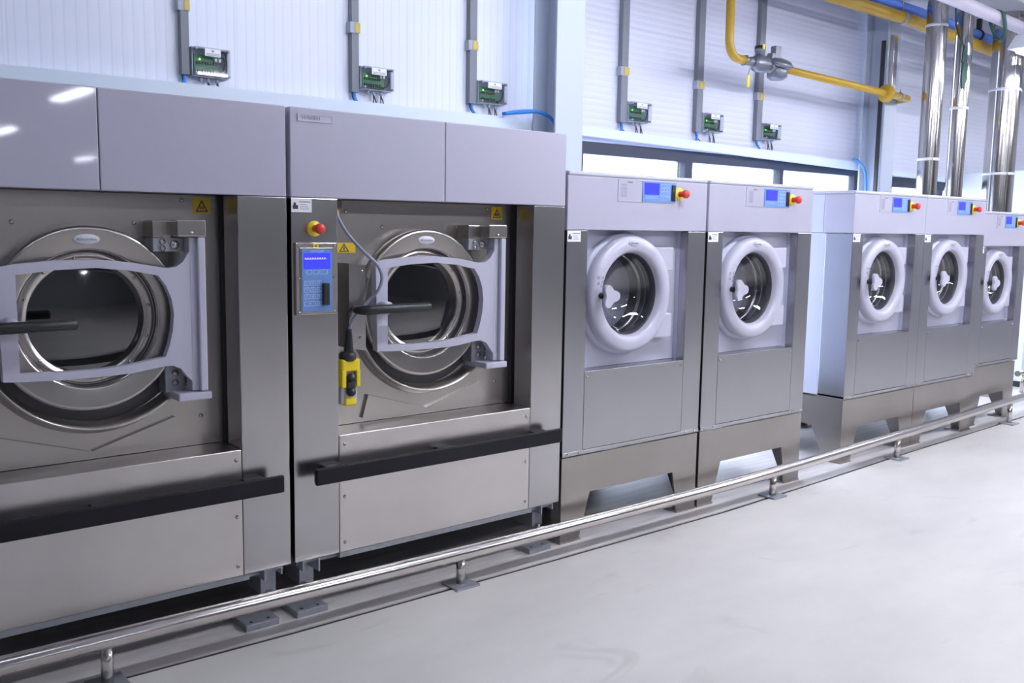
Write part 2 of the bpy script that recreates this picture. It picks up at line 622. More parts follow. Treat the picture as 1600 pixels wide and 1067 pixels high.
trim('trim_2', [(-4.9, 2.10, 2.190), (4.24, 2.13, 2.226)], 1.43, 1.5, TRIM)
trim('trim_3', [(4.26, 2.165, 2.226), (8.34, 2.09, 2.160)], 1.44, 1.499, TRIM)
trim('trim_4', [(8.40, 2.080, 2.125), (13.1, 2.00, 2.045)], 1.44, 1.499, TRIM)
struct('trim_5', MB().box(8.145, 8.33, 1.40, 1.499, 0.0, 2.10), TRIM)
struct('trim_6', MB().box(10.64, 10.86, 1.40, 1.499, 0.0, 2.03), TRIM)


def window(n, x0, x1, z0, z1, splits, head):
    """dark framed strip window: frame, mullions, pale sash beads, panes"""
    mb = MB()
    mb.box(x0, x1, 1.51, 1.60, z1 - head, z1)
    mb.box(x0, x1, 1.51, 1.60, z0, z0 + 0.06)
    mb.box(x0, x0 + 0.03, 1.51, 1.60, z0 + 0.06, z1 - head)
    mb.box(x1 - 0.05, x1, 1.51, 1.60, z0 + 0.06, z1 - head)
    xs = [x0 + 0.03]
    for a, b in splits:
        mb.box(a, b, 1.505, 1.60, z0 + 0.06, z1 - head)
        xs += [a, b]
    xs.append(x1 - 0.05)
    w = struct('window_%d' % n, mb, FRAME)
    for a, b in zip(xs[0::2], xs[1::2]):
        MB().box(a + 0.001, b - 0.001, 1.556, 1.562, z0 + 0.06, z1 - head).build('pane', PANE, w)
        sb = MB()
        sb.box(b - 0.07, b - 0.055, 1.535, 1.555, z0 + 0.06, z1 - head)
        sb.build('sash_bead', WHITE, w)
    return w


window(1, 4.60, 8.14, 0.25, 2.13, [(5.70, 5.785), (6.925, 6.97)], 0.085)
window(2, 8.74, 10.66, 0.25, 2.07, [(9.70, 9.78)], 0.095)
window(3, 11.42, 11.95, 0.25, 2.07, [], 0.10)


# ------------------------------------------------------------------ steel building columns
def column(xc, label, w=0.236):
    t = thing('steel_column', label, 'column', (xc, 1.32, 0), 'steel columns of the machine wall')
    h = ZC - 0.03
    MB().box(-w / 2, w / 2, -0.12, -0.105, 0, h, 0.003).build('front_flange', COLUMN, t)
    MB().box(-0.006, 0.006, -0.105, 0.085, 0, h).build('web', COLUMN, t)
    MB().box(-w / 2, w / 2, 0.085, 0.10, 0, h, 0.003).build('rear_flange', COLUMN, t)
    return t


c1 = column(4.201, 'wide pale column behind the gap between the large and small machines')
c2 = column(8.092, 'pale steel column crossed by the low yellow gas pipe', 0.205)
MB().box(-0.130, -0.108, -0.10, -0.07, 0, 3.2).build('cable_channel', BLACK, c2, 'black cable channel')
mb = MB().box(-0.075, -0.01, -0.16, -0.121, 2.74, 3.25, 0.003)
mb.build('strut', STEEL_DUCT, c2, 'grey steel strut')

# ------------------------------------------------------------------ junction boxes with their trunking
JB = [  # x0, x1, z top, z bottom, trunk x0, x1, trunk bottom, clip z
    (1.875, 2.066, 2.403, 2.258, 1.827, 1.868, 2.263, 2.597),
    (2.835, 3.041, 2.420, 2.291, 2.786, 2.831, 2.273, 2.621),
    (3.664, 3.880, 2.429, 2.292, 3.607, 3.661, 2.286, 2.631),
    (4.999, 5.218, 2.428, 2.287, 4.934, 4.999, 2.278, 2.629),
    (5.821, 6.039, 2.420, 2.279, 5.755, 5.822, 2.273, 2.619),
    (6.556, 6.795, 2.402, 2.272, 6.507, 6.576, 2.262, 2.607)]
JB_TXT = ['leftmost clear junction box on wall, bright streak of light across its lid',
          'clear junction box on the wall above the nameplate end of the second large washer',
          'clear junction box above the right end of the second large washer, just before the column',
          'clear junction box just right of the wide pale column, above the windows',
          'middle of the three clear junction boxes above the windows',
          'rightmost clear junction box, below the gas valve on the wall']
TR_TXT = ['leftmost grey trunking strip running down the ribbed wall',
          'grey trunking strip above the nameplate end of the second large washer',
          'grey trunking strip above right half of second large washer, left of the column',
          'grey trunking strip nearest the right of the wide pale column',
          'middle grey trunking strip of the three above the windows',
          'grey trunking strip passing behind the gas valve']
for i, (x0, x1, zt, zb, t0, t1, tb, zc) in enumerate(JB):
    x0 = max(x0, t1 + 0.004)
    cx = (x0 + x1) / 2
    t = thing('junction_box', JB_TXT[i], 'junction box', (cx, 1.5, zb), 'clear junction boxes on the wall')
    w, h = x1 - x0, zt - zb
    MB().box(-w / 2, w / 2, -0.035, 0, 0, h, 0.004).build('base', BOXGREY, t)
    mb = MB()
    mb.box(-w / 2 + 0.012, w / 2 - 0.05, -0.044, -0.037, 0.012, h - 0.035)
    mb.mi = 1
    for k in range(8):
        xx = -w / 2 + 0.025 + k * 0.014
        mb.box(xx, xx + 0.008, -0.052, -0.044, h * 0.44, h * 0.52)
        mb.box(xx, xx + 0.009, -0.054, -0.044, 0.02, 0.035)
    mb.mi = 2
    for k in range(2):
        mb.box(0.02 + k * 0.02, 0.032 + k * 0.02, -0.056, -0.044, h * 0.55, h * 0.66)
    mb.mi = 3
    mb.box(-w / 2 + 0.037, -w / 2 + 0.044, -0.05, -0.044, h * 0.56, h * 0.62)
    mb.build('circuit_board', [PCB, BLACK, WHITE, LED], t)
    mb = MB()
    mb.tube(smooth_path([(w / 2 - 0.045, -0.045, h - 0.03), (w / 2 - 0.02, -0.05, h * 0.6), (w / 2 - 0.035, -0.05, 0.03), (w / 2 - 0.07, -0.05, 0.02)]), 0.004, 8)
    mb.build('inner_wire', CABLE_BLACK, t)
    mb = MB().box(-w / 2 + 0.002, w / 2 - 0.002, -0.078, -0.035, 0.002, h - 0.002, 0.005)
    mb.mi = 1
    mb.frame(-w / 2 + 0.001, w / 2 - 0.001, 0.001, h - 0.001, -0.0455, -0.0352, 0.006)
    for qx in (-w / 2 + 0.012, w / 2 - 0.012):
        for qz in (0.012, h - 0.012):
            mb.lathe((qx, -0.079, qz), [(0.0005, -0.002), (0.007, -0.001), (0.007, 0.0), (0.006, 0.04)], 12)
    mb.build('lid', [COVER, BOXGREY], t, 'clear lid')
    mb = MB().box(-w / 2 + 0.055, w / 2 - 0.055, -0.080, -0.0785, h - 0.045, h - 0.008)
    mb.mi = 1
    mb.box(-0.006, 0.006, -0.0808, -0.0800, h - 0.024, h - 0.015)
    for k in range(2):
        mb.box(-w / 2 + 0.062, w / 2 - 0.062, -0.0806, -0.0800, h - 0.041 + k * 0.007, h - 0.038 + k * 0.007)
    mb.build('lid_sticker', [WHITE, GREY_PRINT], t, 'white sticker')
    for k, gx in enumerate((-0.045, -0.008, 0.04)):
        MB().cyl((gx, -0.03, 0.0), (gx, -0.03, -0.022), 0.009, 12).build('cable_gland', BOXGREY, t)
        if k:
            for d in (0, 1):
                MB().tube(smooth_path([(gx, -0.03, -0.02), (gx + 0.012 * d, -0.032, -0.05), (gx + 0.02 * d - 0.003, -0.035, -0.078)]), 0.0035, 8).build('cable', CABLE_BLACK, t)
    # trunking
    u = thing('cable_trunking', TR_TXT[i], 'cable trunking', ((t0 + t1) / 2, 1.5, tb), 'grey trunking strips down the wall')
    tw = t1 - t0
    MB().box(-tw / 2, tw / 2, -0.04, 0, 0, ZC - tb - 0.03, 0.002).build('channel', TRUNK, u)
    cz = zc - tb
    mb = MB().box(-tw / 2 - 0.012, tw / 2 + 0.002, -0.043, 0, cz - 0.03, cz + 0.03, 0.002)
    mb.mi = 1
    mb.box(-tw / 2 + 0.018, tw / 2 + 0.004, -0.047, -0.043, cz - 0.026, cz + 0.026)
    mb.build('clip', [BOXGREY, mat('brass_clip', (0.55, 0.42, 0.08), 0.4)], u, 'clip with brass tab')
    s = -1 if i in (0, 3, 4) else 1
    MB().tube(smooth_path([(0.0, -0.02, 0.02), (0.002 * s, -0.024, -0.03), (0.016 * s, -0.034, -0.058), (0.026 * s, -0.040, -0.085)]), 0.010, 10).build('blue_cable', CABLE_BLUE, u, 'blue cable')
    MB().tube(smooth_path([(-0.012, -0.02, 0.02), (-0.010, -0.024, -0.03), (0.02, -0.03, -0.060), (0.055, -0.035, -0.078)]), 0.0035, 8).build('thin_cable', CABLE_BLACK, u, 'thin black cable')

mb = MB()
for k in range(2):
    mb.tube(smooth_path([(3.82, 1.40 - 0.02 * k, 2.235), (3.95, 1.37, 2.252 + 0.008 * k), (4.07, 1.34, 2.262), (4.16, 1.32, 2.225), (4.188, 1.31, 2.15), (4.19, 1.31, 2.0), (4.19, 1.31, 1.7)]), 0.011, 10)
tag(mb.build('cable', CABLE_BLUE), 'blue cables lying on the wall ledge and dropping beside the column', 'cable')
mb = MB().tube(smooth_path([(7.90, 1.425, 2.185), (7.94, 1.39, 2.165), (7.968, 1.34, 2.08), (7.970, 1.32, 1.9), (7.970, 1.32, 1.6)]), 0.011, 10)
tag(mb.build('cable', CABLE_BLUE), 'blue cable looping from the window ledge down beside the column near the gas pipe', 'cable')

# ------------------------------------------------------------------ gas pipes and overhead pipes
t = thing('gas_pipe', 'low yellow gas pipe with valve and regulator crossing the wall', 'pipe', (5.62, 1.08, 2.74))


def L(x, y, z):
    return (x - 5.62, y - 1.08, z - 2.74)


mb = MB()
bend = [(5.618, 1.08, ZC - 0.001), (5.622, 1.08, 2.885)]
for k in range(1, 9):
    a = math.pi / 2 * k / 8
    bend.append((5.622 + 0.10 * (1 - math.cos(a)), 1.08, 2.885 - 0.125 * math.sin(a)))
bend.append((5.80, 1.08, 2.757))
mb.tube([L(*p) for p in bend], 0.031, 18)
mb.build('drop_pipe', YELLOW_PIPE, t)
mb = MB().tube([L(6.27, 1.08, 2.752), L(8.13, 1.08, 2.710)] + [L(8.13 + 0.07 * math.sin(a), 1.08 + 0.07 * (1 - math.cos(a)), 2.709) for a in (0.4, 0.8, 1.2, 1.57)] + [L(8.20, 1.49, 2.70)], 0.029, 18)
mb.build('level_pipe', YELLOW_PIPE, t)
fl = MB().lathe(L(7.79, 1.08, 2.717), [(0.03, -0.03), (0.05, -0.028), (0.075, -0.012), (0.075, 0.012), (0.05, 0.02), (0.03, 0.03)], 32, 'x').build('pipe_flange', YELLOW_PIPE, t)
mb = MB().lathe(L(8.02, 1.08, 2.712), [(0.031, -0.012), (0.037, -0.012), (0.037, 0.012), (0.031, 0.012)], 20, 'x')
mb.cyl(L(8.02, 1.08, 2.747), L(8.02, 1.08, 2.775), 0.006, 8)
mb.cyl(L(8.02, 1.08, 2.72), L(8.02, 1.20, 2.72), 0.006, 8)
mb.build('pipe_clamp', GALV, t)
mb = MB().lathe(L(5.80, 1.08, 2.757), [(0.025, 0.0), (0.040, 0.0), (0.040, 0.02), (0.030, 0.025), (0.030, 0.06), (0.036, 0.065), (0.036, 0.095), (0.020, 0.10)], 6, 'x')
sv = mb.build('shutoff_valve', ALU, t)
mb = MB().tube(smooth_path([L(5.81, 1.06, 2.725), L(5.81, 1.03, 2.71), L(5.795, 1.03, 2.66), L(5.79, 1.03, 2.64)]), 0.006, 8)
mb.mi = 1
mb.box(*[v for p in zip(L(5.778, 1.022, 2.56), L(5.802, 1.034, 2.645)) for v in p], 0.004)
mb.build('valve_lever', [GALV, YELLOW], sv, 'yellow lever handle')
mb = MB()
mb.tube([L(5.90, 1.08, 2.755), L(5.93, 1.08, 2.755), L(5.95, 1.08, 2.755), L(6.05, 1.08, 2.752), L(6.075, 1.08, 2.752), L(6.10, 1.08, 2.75)], [0.035, 0.05, 0.062, 0.062, 0.05, 0.034], 20)
mb.tube([L(5.985, 1.08, 2.79), L(5.985, 1.08, 2.835), L(5.985, 1.08, 2.84), L(5.985, 1.08, 2.865)], [0.045, 0.033, 0.040, 0.040], 18)
f_ = mb.build('gas_filter', ALU, t)
mb = MB().lathe(L(5.985, 1.08, 2.866), [(0.002, 0.016), (0.036, 0.015), (0.041, 0.0), (0.041, -0.004)], 18, 'z')
mb.mi = 1
mb.box(*[v for p in zip(L(5.955, 1.03, 2.85), L(5.975, 1.04, 2.885)) for v in p], 0.002)
mb.build('filter_cap', [BLACK, YELLOW], f_, 'black filter cap')
mb = MB()
mb.tube([L(6.10, 1.08, 2.75), L(6.13, 1.08, 2.75), L(6.26, 1.08, 2.75), L(6.30, 1.08, 2.751)], [0.036, 0.05, 0.05, 0.034], 18)
mb.tube([L(6.20, 1.075, 2.66), L(6.20, 1.075, 2.68), L(6.20, 1.075, 2.76), L(6.20, 1.075, 2.775)], [0.05, 0.075, 0.075, 0.06], 22)
mb.tube([L(6.20, 1.07, 2.77), L(6.20, 1.06, 2.79), L(6.20, 1.05, 2.81)], [0.095, 0.115, 0.085], 24)
mb.box(*[v for p in zip(L(6.14, 1.05, 2.81), L(6.21, 1.10, 2.90)) for v in p], 0.006)
mb.box(*[v for p in zip(L(6.10, 1.05, 2.80), L(6.14, 1.10, 2.845)) for v in p], 0.005)
mb.build('gas_regulator', ALU, t)

YP = 1.0
mb = MB().tube([(6.2, YP, 3.348), (6.85, YP, 3.345), (8.0, YP, 3.337), (9.6, YP, 3.280), (13.1, YP, 3.22)], 0.050, 20)
y_main = mb.build('gas_main', YELLOW_PIPE)
tag(y_main, 'thick yellow gas main running high along the wall under the ceiling', 'pipe')
mb = MB().lathe((7.83, YP, 3.338), [(0.051, -0.018), (0.058, -0.018), (0.058, 0.018), (0.051, 0.018)], 24, 'x')
mb.cyl((7.83, YP, 3.395), (7.83, YP, ZC), 0.007, 8)
mb.build('pipe_clamp', GALV, y_main, 'grey pipe clamp with hanger rod')
mb = MB().tube([(6.2, 1.04, 3.45), (7.4, 1.04, 3.447), (8.15, 1.04, 3.44), (9.4, 1.04, 3.40), (13.1, 1.04, 3.34)], 0.042, 20)
b_main = mb.build('air_pipe', BLUE_PIPE)
tag(b_main, 'blue pipe running under the ceiling above the yellow gas main', 'pipe')
mb = MB().lathe((9.32, 1.04, 3.402), [(0.043, -0.014), (0.052, -0.014), (0.052, 0.014), (0.043, 0.014)], 24, 'x')
mb.box(9.30, 9.34, 1.02, 1.06, 3.45, ZC, 0.003)
mb.build('pipe_clamp', BLACK, b_main, 'black pipe clip')
mb = MB().tube([(4.5, 0.30, 3.34), (7.25, 0.30, 3.290), (7.80, 0.30, 3.27), (8.50, 0.30, 3.245), (13.1, 0.30, 3.13)], 0.05, 20)
w_main = mb.build('white_pipe', WHITE_PIPE)
tag(w_main, 'pale lilac pipe crossing the top right corner in front of the ducts', 'pipe')
mb = MB()
band = []
for k in range(25):
    a = math.pi * 2 * k / 24
    band.append((0.052 + 0.012 * (1 - math.cos(a)), a))
o_, i_ = [], []
for k in range(25):
    a = math.pi * 2 * k / 24
    rz = 0.060 if math.sin(a) > 0 else 0.135
    o_.append((8.0 + 0.056 * math.cos(a) - 0.01 * math.sin(a), 3.262 + rz * math.sin(a)))
    i_.append((8.0 + 0.052 * math.cos(a) - 0.01 * math.sin(a), 3.262 + (rz - 0.004) * math.sin(a)))
# the strap hangs round the pipe: build the loop in the y-z plane and lean it
loop = MB()
vo = []
for k in range(24):
    a = math.pi * 2 * k / 24
    rz = 0.058 if math.sin(a) > 0 else 0.17
    ry = 0.058
    row = []
    for (r_, dx) in ((1.0, -0.035), (1.0, 0.035), (0.93, 0.035), (0.93, -0.035)):
        row.append(loop.bm.verts.new((8.02 + dx + 0.10 * max(0, -math.sin(a)), 0.30 + ry * r_ * math.cos(a), 3.262 + rz * r_ * math.sin(a))))
    vo.append(row)
for k in range(24):
    A, B = vo[k], vo[(k + 1) % 24]
    for j in range(4):
        loop.bm.faces.new((A[j], B[j], B[(j + 1) % 4], A[(j + 1) % 4])).smooth = True
tag(loop.build('strap', GREEN_STRAP), 'dark green strap looped over the pale lilac pipe', 'strap')


# ------------------------------------------------------------------ exhaust ducts
def duct(x, y, r, z0, bands, seamx, label):
    t = thing('exhaust_duct', label, 'duct', (x, y, z0), 'steel exhaust ducts behind the small washers')
    MB().lathe((0, 0, 0), [(r, 0), (r, ZC - z0 + 0.0)], 48, 'z').build('tube', STEEL_DUCT, t)
    for z in bands:
        MB().lathe((0, 0, z - z0), [(r, -0.012), (r + 0.006, -0.008), (r + 0.006, 0.008), (r, 0.012)], 48, 'z').build('joint_band', BADGE, t)
    a = seamx
    mb = MB().box(-0.006, 0.006, -0.004, 0.004, 0, ZC - z0)
    s = mb.build('seam', SCREW, t)
    s.location = ((r + 0.001) * math.cos(a), (r + 0.001) * math.sin(a), 0)
    s.rotation_euler = (0, 0, a)
    return t


duct(7.94, 0.75, 0.083, 1.717, [2.155, 3.25], -2.3, 'left duct of the close pair rising behind the far group of small washers')
duct(8.43, 0.75, 0.071, 1.717, [2.62], -2.2, 'right duct of the close pair, green strap hanging beside it')
duct(9.30, 0.75, 0.134, 0.0, [2.095, 2.86], -2.2, 'thick steel duct at the right edge of the photo')
mb = MB()
pts = [(8.28, 0.66, 3.12), (8.275, 0.65, 2.98), (8.262, 0.645, 2.86), (8.24, 0.64, 2.76)]
for k, (a, b) in enumerate(zip(pts, pts[1:])):
    w0, w1 = (0.03, 0.045, 0.05, 0.02)[k], (0.03, 0.045, 0.05, 0.02)[k + 1]
    mb.prism([(a[0] - w0, a[2]), (a[0] + w0, a[2]), (b[0] + w1, b[2]), (b[0] - w1, b[2])], a[1] - 0.006, a[1] + 0.006)
mb.tube([(8.28, 0.66, 3.10), (8.28, 0.72, 3.2), (8.29, 0.76, 3.3), (8.29, 0.78, ZC)], 0.006, 8)
tag(mb.build('strap', GREEN_STRAP), 'dark green strap dangling between the paired steel ducts', 'strap')


# ------------------------------------------------------------------ lamps (the hall's fluorescent battens)
def lamp(x, y, z, length, label, along='x', w=0.16, tube=TUBE_LIGHT, group='fluorescent lamps of the hall'):
    t = thing('ceiling_lamp', label, 'ceiling lamp', (x, y, z), group)
    h = length / 2
    a, b = (h, w / 2) if along == 'x' else (w / 2, h)
    if along == 'x':
        MB().prism([(-b, 0.0), (b, 0.0), (b * 0.6, 0.10), (-b * 0.6, 0.10)], -a, a, axis='x').build('housing', LAMP_BODY, t)
    else:
        MB().prism([(-a, 0.0), (a, 0.0), (a * 0.6, 0.10), (-a * 0.6, 0.10)], -b, b, axis='y').build('housing', LAMP_BODY, t)
    for s in (-0.5, 0.5):
        o = s * w * 0.55
        p0, p1 = ((-h + 0.04, o, -0.02), (h - 0.04, o, -0.02)) if along == 'x' else ((o, -h + 0.04, -0.02), (o, h - 0.04, -0.02))
        MB().cyl(p0, p1, 0.017, 10).build('tube', tube, t)
    for s in (-0.35, 0.35):
        p = (s * length, 0, 0.1) if along == 'x' else (0, s * length, 0.1)
        MB().cyl(p, (p[0], p[1], ZC - z), 0.006, 8).build('hanger', GALV, t)
    return t


lamp(8.95, 0.12, 3.03, 1.55, 'fluorescent lamp hanging at the top right edge beside the lilac pipe', 'x', 0.30, tube=TUBE_WALL)
for x in (-2.0, 0.2, 2.2, 4.0):
    lamp(x, 0.55, 3.25, 1.5, 'fluorescent lamp above the wall side of the machines, out of the picture', 'x', tube=TUBE_WALL)
for x in (3.6, 6.2):
    lamp(x, -1.35, 3.15, 1.55, 'fluorescent lamp hanging in front of the washers, above the picture', 'x')
for x in (8.6, 11.2):
    lamp(x, -1.75, 3.40, 1.55, 'fluorescent lamp further along the row, above the picture', 'x')
for x in (4.2, 7.2, 10.4):
    lamp(x, -4.3, 3.15, 1.55, 'fluorescent lamp in the second row, above and behind the camera', 'x')
lamp(0.7, -1.35, 3.15, 1.55, 'fluorescent lamp hanging in front of the leftmost washer, above the picture', 'x', tube=TUBE_WALL)
for x, y in ((3.33, -8.8), (-2.0, -8.8), (3.84, -14.6), (-1.5, -14.6), (7.0, -21.2), (2.0, -21.2)):
    lamp(x, y, 3.0, 1.4, 'fluorescent lamp deep in the hall behind the camera', 'y', tube=TUBE_HALL)


# ------------------------------------------------------------------ big washers
def big_washer(ox, label, seam, nameplate, controls, dshift):
    W = 1.40
    t = thing('industrial_washer', label, 'washing machine', (ox, 0, 0), 'large washers at the left end of the row')
    # casing behind the front
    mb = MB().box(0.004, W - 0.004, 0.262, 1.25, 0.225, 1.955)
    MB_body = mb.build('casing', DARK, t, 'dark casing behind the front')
    # fascia
    MB().box(0, seam - 0.0015, 0.0, 0.26, 1.640, 1.971, 0.004).build('fascia_panel', PAINT, t)
    MB().box(seam + 0.0015, W, 0.0, 0.26, 1.640, 1.971, 0.004).build('fascia_panel', PAINT, t)
    # stainless columns and lower front
    MB().box(0, 0.197, 0.0, 0.13, 0.222, 1.638, 0.003).build('left_column', STEEL_V, t)
    MB().box(1.207, W, 0.0, 0.124, 0.222, 1.638, 0.003).build('right_column', STEEL_V, t)
    mb = MB().box(0.199, 1.205, 0.0, 0.168, 0.222, 0.706, 0.003)
    kp = mb.build('kick_panel', STEEL_H, t)
    for z in (0.668, 0.452, 0.262):
        for x in (0.222, 1.183):
            screw(kp, x, z, 0.0, 0.008)
    # front plate with the porthole
    cx, cz = 0.683 + dshift, 1.2085
    mb = MB().plate_hole(0.15, 1.203, 0.708, 1.638, 0.165, 0.175, (cx, cz), 0.245)
    fp = mb.build('front_plate', STEEL_PLATE, t)
    for x, z in ((0.328, 1.594), (0.503, 1.533), (0.895, 1.535), (1.068, 1.62), (1.12, 0.818), (0.46, 0.76), (1.03, 0.77)):
        screw(fp, x, z, 0.165, 0.008)
    MB().box(1.2035, 1.23, 0.14, 0.26, 0.222, 1.638).build('gap_shade', DARK, t)  # dark strip put in as the shade of the gap behind the right column
    # scoop lip under the door and the two cover plates below it
    lip = MB().lathe((0.735 + dshift * 0.5, 0, 1.2085), [(0.360, 0.168), (0.378, 0.150), (0.384, 0.112), (0.390, 0.112), (0.396, 0.150), (0.412, 0.168)], 48, 'y', math.radians(196), math.radians(328))
    lip.build('scoop_lip', STEEL_PLATE, t)
    MB().lathe((cx + 0.02, 0, cz - 0.006), [(0.300, 0.155), (0.34, 0.160), (0.362, 0.164)], 40, 'y', math.radians(190), math.radians(335)).build('door_shade', RUBBER_AND_SHADE, t, 'dark crescent for the shade under the door')  # shade between door ring and lip, put in as a dark crescent
    mb = MB().prism([(0.424, 0.825), (0.715, 0.738), (0.64, 0.722), (0.396, 0.728)], 0.150, 0.1645)
    mb.build('cover_plate', STEEL_PLATE, t)
    mb = MB().prism([(1.018, 0.828), (1.056, 0.760), (1.04, 0.745), (0.722, 0.738)], 0.150, 0.1645)
    mb.build('cover_plate', STEEL_PLATE, t)
    # drum
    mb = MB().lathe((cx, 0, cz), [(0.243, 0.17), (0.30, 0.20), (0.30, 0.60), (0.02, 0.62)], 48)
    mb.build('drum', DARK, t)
    # door: turned ring with stepped inner flange
    mb = MB().lathe((cx, 0, cz), [(0.305, 0.164), (0.314, 0.13), (0.316, 0.11), (0.3145, 0.097), (0.310, 0.0912), (0.305, 0.0900), (0.302, 0.0902), (0.243, 0.0970), (0.240, 0.0974), (0.236, 0.0985),
                                  (0.230, 0.106), (0.226, 0.128), (0.222, 0.124), (0.194, 0.130), (0.190, 0.136), (0.190, 0.162)], 96)
    door = mb.build('door', STEEL_RING, t)
    mb = MB().lathe((cx, 0, cz), [(0.2255, 0.1255), (0.229, 0.112), (0.2315, 0.108)], 96)
    mb.build('door_gasket', RUBBER_AND_SHADE, door)
    mb = MB().lathe((cx, 0, cz), [(0.0005, 0.150), (0.10, 0.151), (0.191, 0.158)], 64)
    mb.build('door_glass', GLASS_BIG, door, 'smoked porthole glass')
    for k in range(12):
        a = 2 * math.pi * (k + 0.35) / 12
        screw(door, cx + 0.208 * math.cos(a), cz + 0.208 * math.sin(a), 0.1275, 0.006, 'bolt')
    mb = MB()
    bx, bz = cx - 0.005, cz + 0.270
    mb.lathe((bx, 0.0925, bz), [(0.0005, -0.004), (0.04, -0.004), (0.043, -0.002), (0.043, 0.002)], 36, sz=0.42)
    mb.mi = 1
    mb.box(bx - 0.032, bx - 0.0245, 0.0876, 0.0885, bz - 0.0035, bz + 0.0035)
    mb.text('Electrolux', bx + 0.004, bz, 0.0882, 0.0135)
    mb.build('badge', [BADGE, GREY_PRINT], door, 'pale oval badge')
    # door arm (a pale frame in front of the ring) with post, hinges and lever
    d = dshift
    mb = MB()
    y0, y1 = 0.030, 0.062
    top_o = [(0.385, 1.389), (0.442, 1.400), (0.56, 1.410), (0.688, 1.412), (0.80, 1.402), (0.891, 1.386)]
    top_i = [(0.440, 1.340), (0.442, 1.366), (0.56, 1.380), (0.688, 1.385), (0.80, 1.374), (0.893, 1.355)]
    mb.bars([(a + d, b) for a, b in top_o], [(a + d, b) for a, b in top_i], y0, y1)
    bot_i = [(0.440, 1.075), (0.442, 1.049), (0.56, 1.044), (0.70, 1.045), (0.80, 1.052), (0.911, 1.070)]
    bot_o = [(0.393, 1.027), (0.442, 1.023), (0.56, 1.018), (0.70, 1.018), (0.80, 1.022), (0.905, 1.036)]
    mb.bars([(a + d, b) for a, b in bot_i], [(a + d, b) for a, b in bot_o], y0, y1)
    mb.prism([(0.385 + d, 1.389), (0.442 + d, 1.366), (0.442 + d, 1.049), (0.393 + d, 1.027)], y0 - 0.004, y1)
    inner = [(0.893, 1.355), (0.918, 1.32), (0.936, 1.275), (0.944, 1.22), (0.938, 1.16), (0.926, 1.11), (0.911, 1.07)]
    outer = [(1.004, 1.355), (1.004, 1.32), (1.004, 1.275), (1.004, 1.22), (1.004, 1.16), (1.004, 1.11), (1.004, 1.07)]
    mb.bars([(a + d, b) for a, b in inner], [(a + d, b) for a, b in outer], y0, y1)
    mb.prism([(0.893 + d, 1.355), (0.891 + d, 1.386), (0.925 + d, 1.380), (0.955 + d, 1.384), (0.980 + d, 1.402), (1.004 + d, 1.438), (1.004 + d, 1.355)], y0, y1)
    mb.prism([(0.911 + d, 1.07), (0.905 + d, 1.036), (0.935 + d, 1.036), (0.965 + d, 1.022), (0.985 + d, 0.995), (1.004 + d, 0.975), (1.004 + d, 1.07)], y0, y1)
    arm = mb.build('door_arm', PAINT_LIGHT, t, 'pale lavender door arm')
    mb = MB().box(1.003 + d, 1.030 + d, 0.030, 0.085, 0.938, 1.489, 0.004)
    mb.box(1.028 + d, 1.056 + d, 0.012, 0.085, 0.938, 1.489, 0.005)
    mb.build('hinge_post', PAINT_LIGHT, arm)
    mb = MB()
    mb.tube([(0.300 + d, 0.030, 1.200), (0.285 + d, 0.008, 1.2025), (0.283 + d, -0.020, 1.204), (0.290 + d, -0.042, 1.205), (0.312 + d, -0.050, 1.2055), (0.45 + d, -0.050, 1.207), (0.593 + d, -0.050, 1.209), (0.600 + d, -0.050, 1.209)],
            [0.014, 0.016, 0.018, 0.019, 0.019, 0.0185, 0.0185, 0.014], 16)
    mb.build('lever', BLACK, arm, 'black door lever')
    mb = MB().lathe((0.415 + d, 0, 1.207), [(0.0005, -0.040), (0.018, -0.038), (0.026, -0.02), (0.028, 0.028)], 24)
    mb.build('lever_boss', PAINT_LIGHT, arm)
    mb = MB().box(0.893 + d, 0.958 + d, 0.075, 0.165, 1.486, 1.545, 0.003)
    mb.box(0.955 + d, 1.058 + d, 0.008, 0.165, 1.490, 1.548, 0.004)
    hb = mb.build('hinge_block', STEEL_RING, t)
    screw(hb, 1.005 + d, 1.503, 0.008, 0.007)
    mb = MB().box(0.893 + d, 1.002 + d, 0.075, 0.165, 1.436, 1.485, 0.003)
    hp = mb.build('hinge_plate', GALV, t)
    for x, z, r in ((0.925, 1.471, 0.011), (0.925, 1.448, 0.011), (0.968, 1.460, 0.017)):
        mb = MB().lathe((x + d, 0.075, z), [(0.0005, -0.010), (r * 0.9, -0.009), (r, -0.002), (r, 0.0)], 6 if r < 0.015 else 20)
        mb.build('bolt', SCREW, hp)
    mb = MB().box(0.93 + d, 1.002 + d, 0.095, 0.165, 0.93, 1.035, 0.003)
    hp = mb.build('hinge_plate', GALV, t)
    for z in (1.00, 0.965):
        MB().lathe((0.965 + d, 0.095, z), [(0.0005, -0.010), (0.011, -0.009), (0.012, -0.002), (0.012, 0.0)], 6).build('bolt', SCREW, hp)
    MB().box(0.945 + d, 1.066 + d, 0.005, 0.165, 0.908, 0.936, 0.005).build('hinge_foot', PAINT_LIGHT, t)
    # warning sign by the hinge
    mb = MB().box(1.088 + d * 0.6, 1.152 + d * 0.6, 0.162, 0.1645, 1.572, 1.630)
    sx, sz = 1.120 + d * 0.6, 1.598
    mb.mi = 1
    tri = [(sx - 0.024, sz - 0.019), (sx + 0.024, sz - 0.019), (sx, sz + 0.024)]
    tin = [(sx - 0.017, sz - 0.0145), (sx + 0.017, sz - 0.0145), (sx, sz + 0.0155)]
    mb.bars(tri + [tri[0]], tin + [tin[0]], 0.1608, 0.162)
    for k in range(3):
        mb.box(sx - 0.008 + 0.006 * k, sx - 0.005 + 0.006 * k, 0.1608, 0.162, sz - 0.010, sz + 0.002)
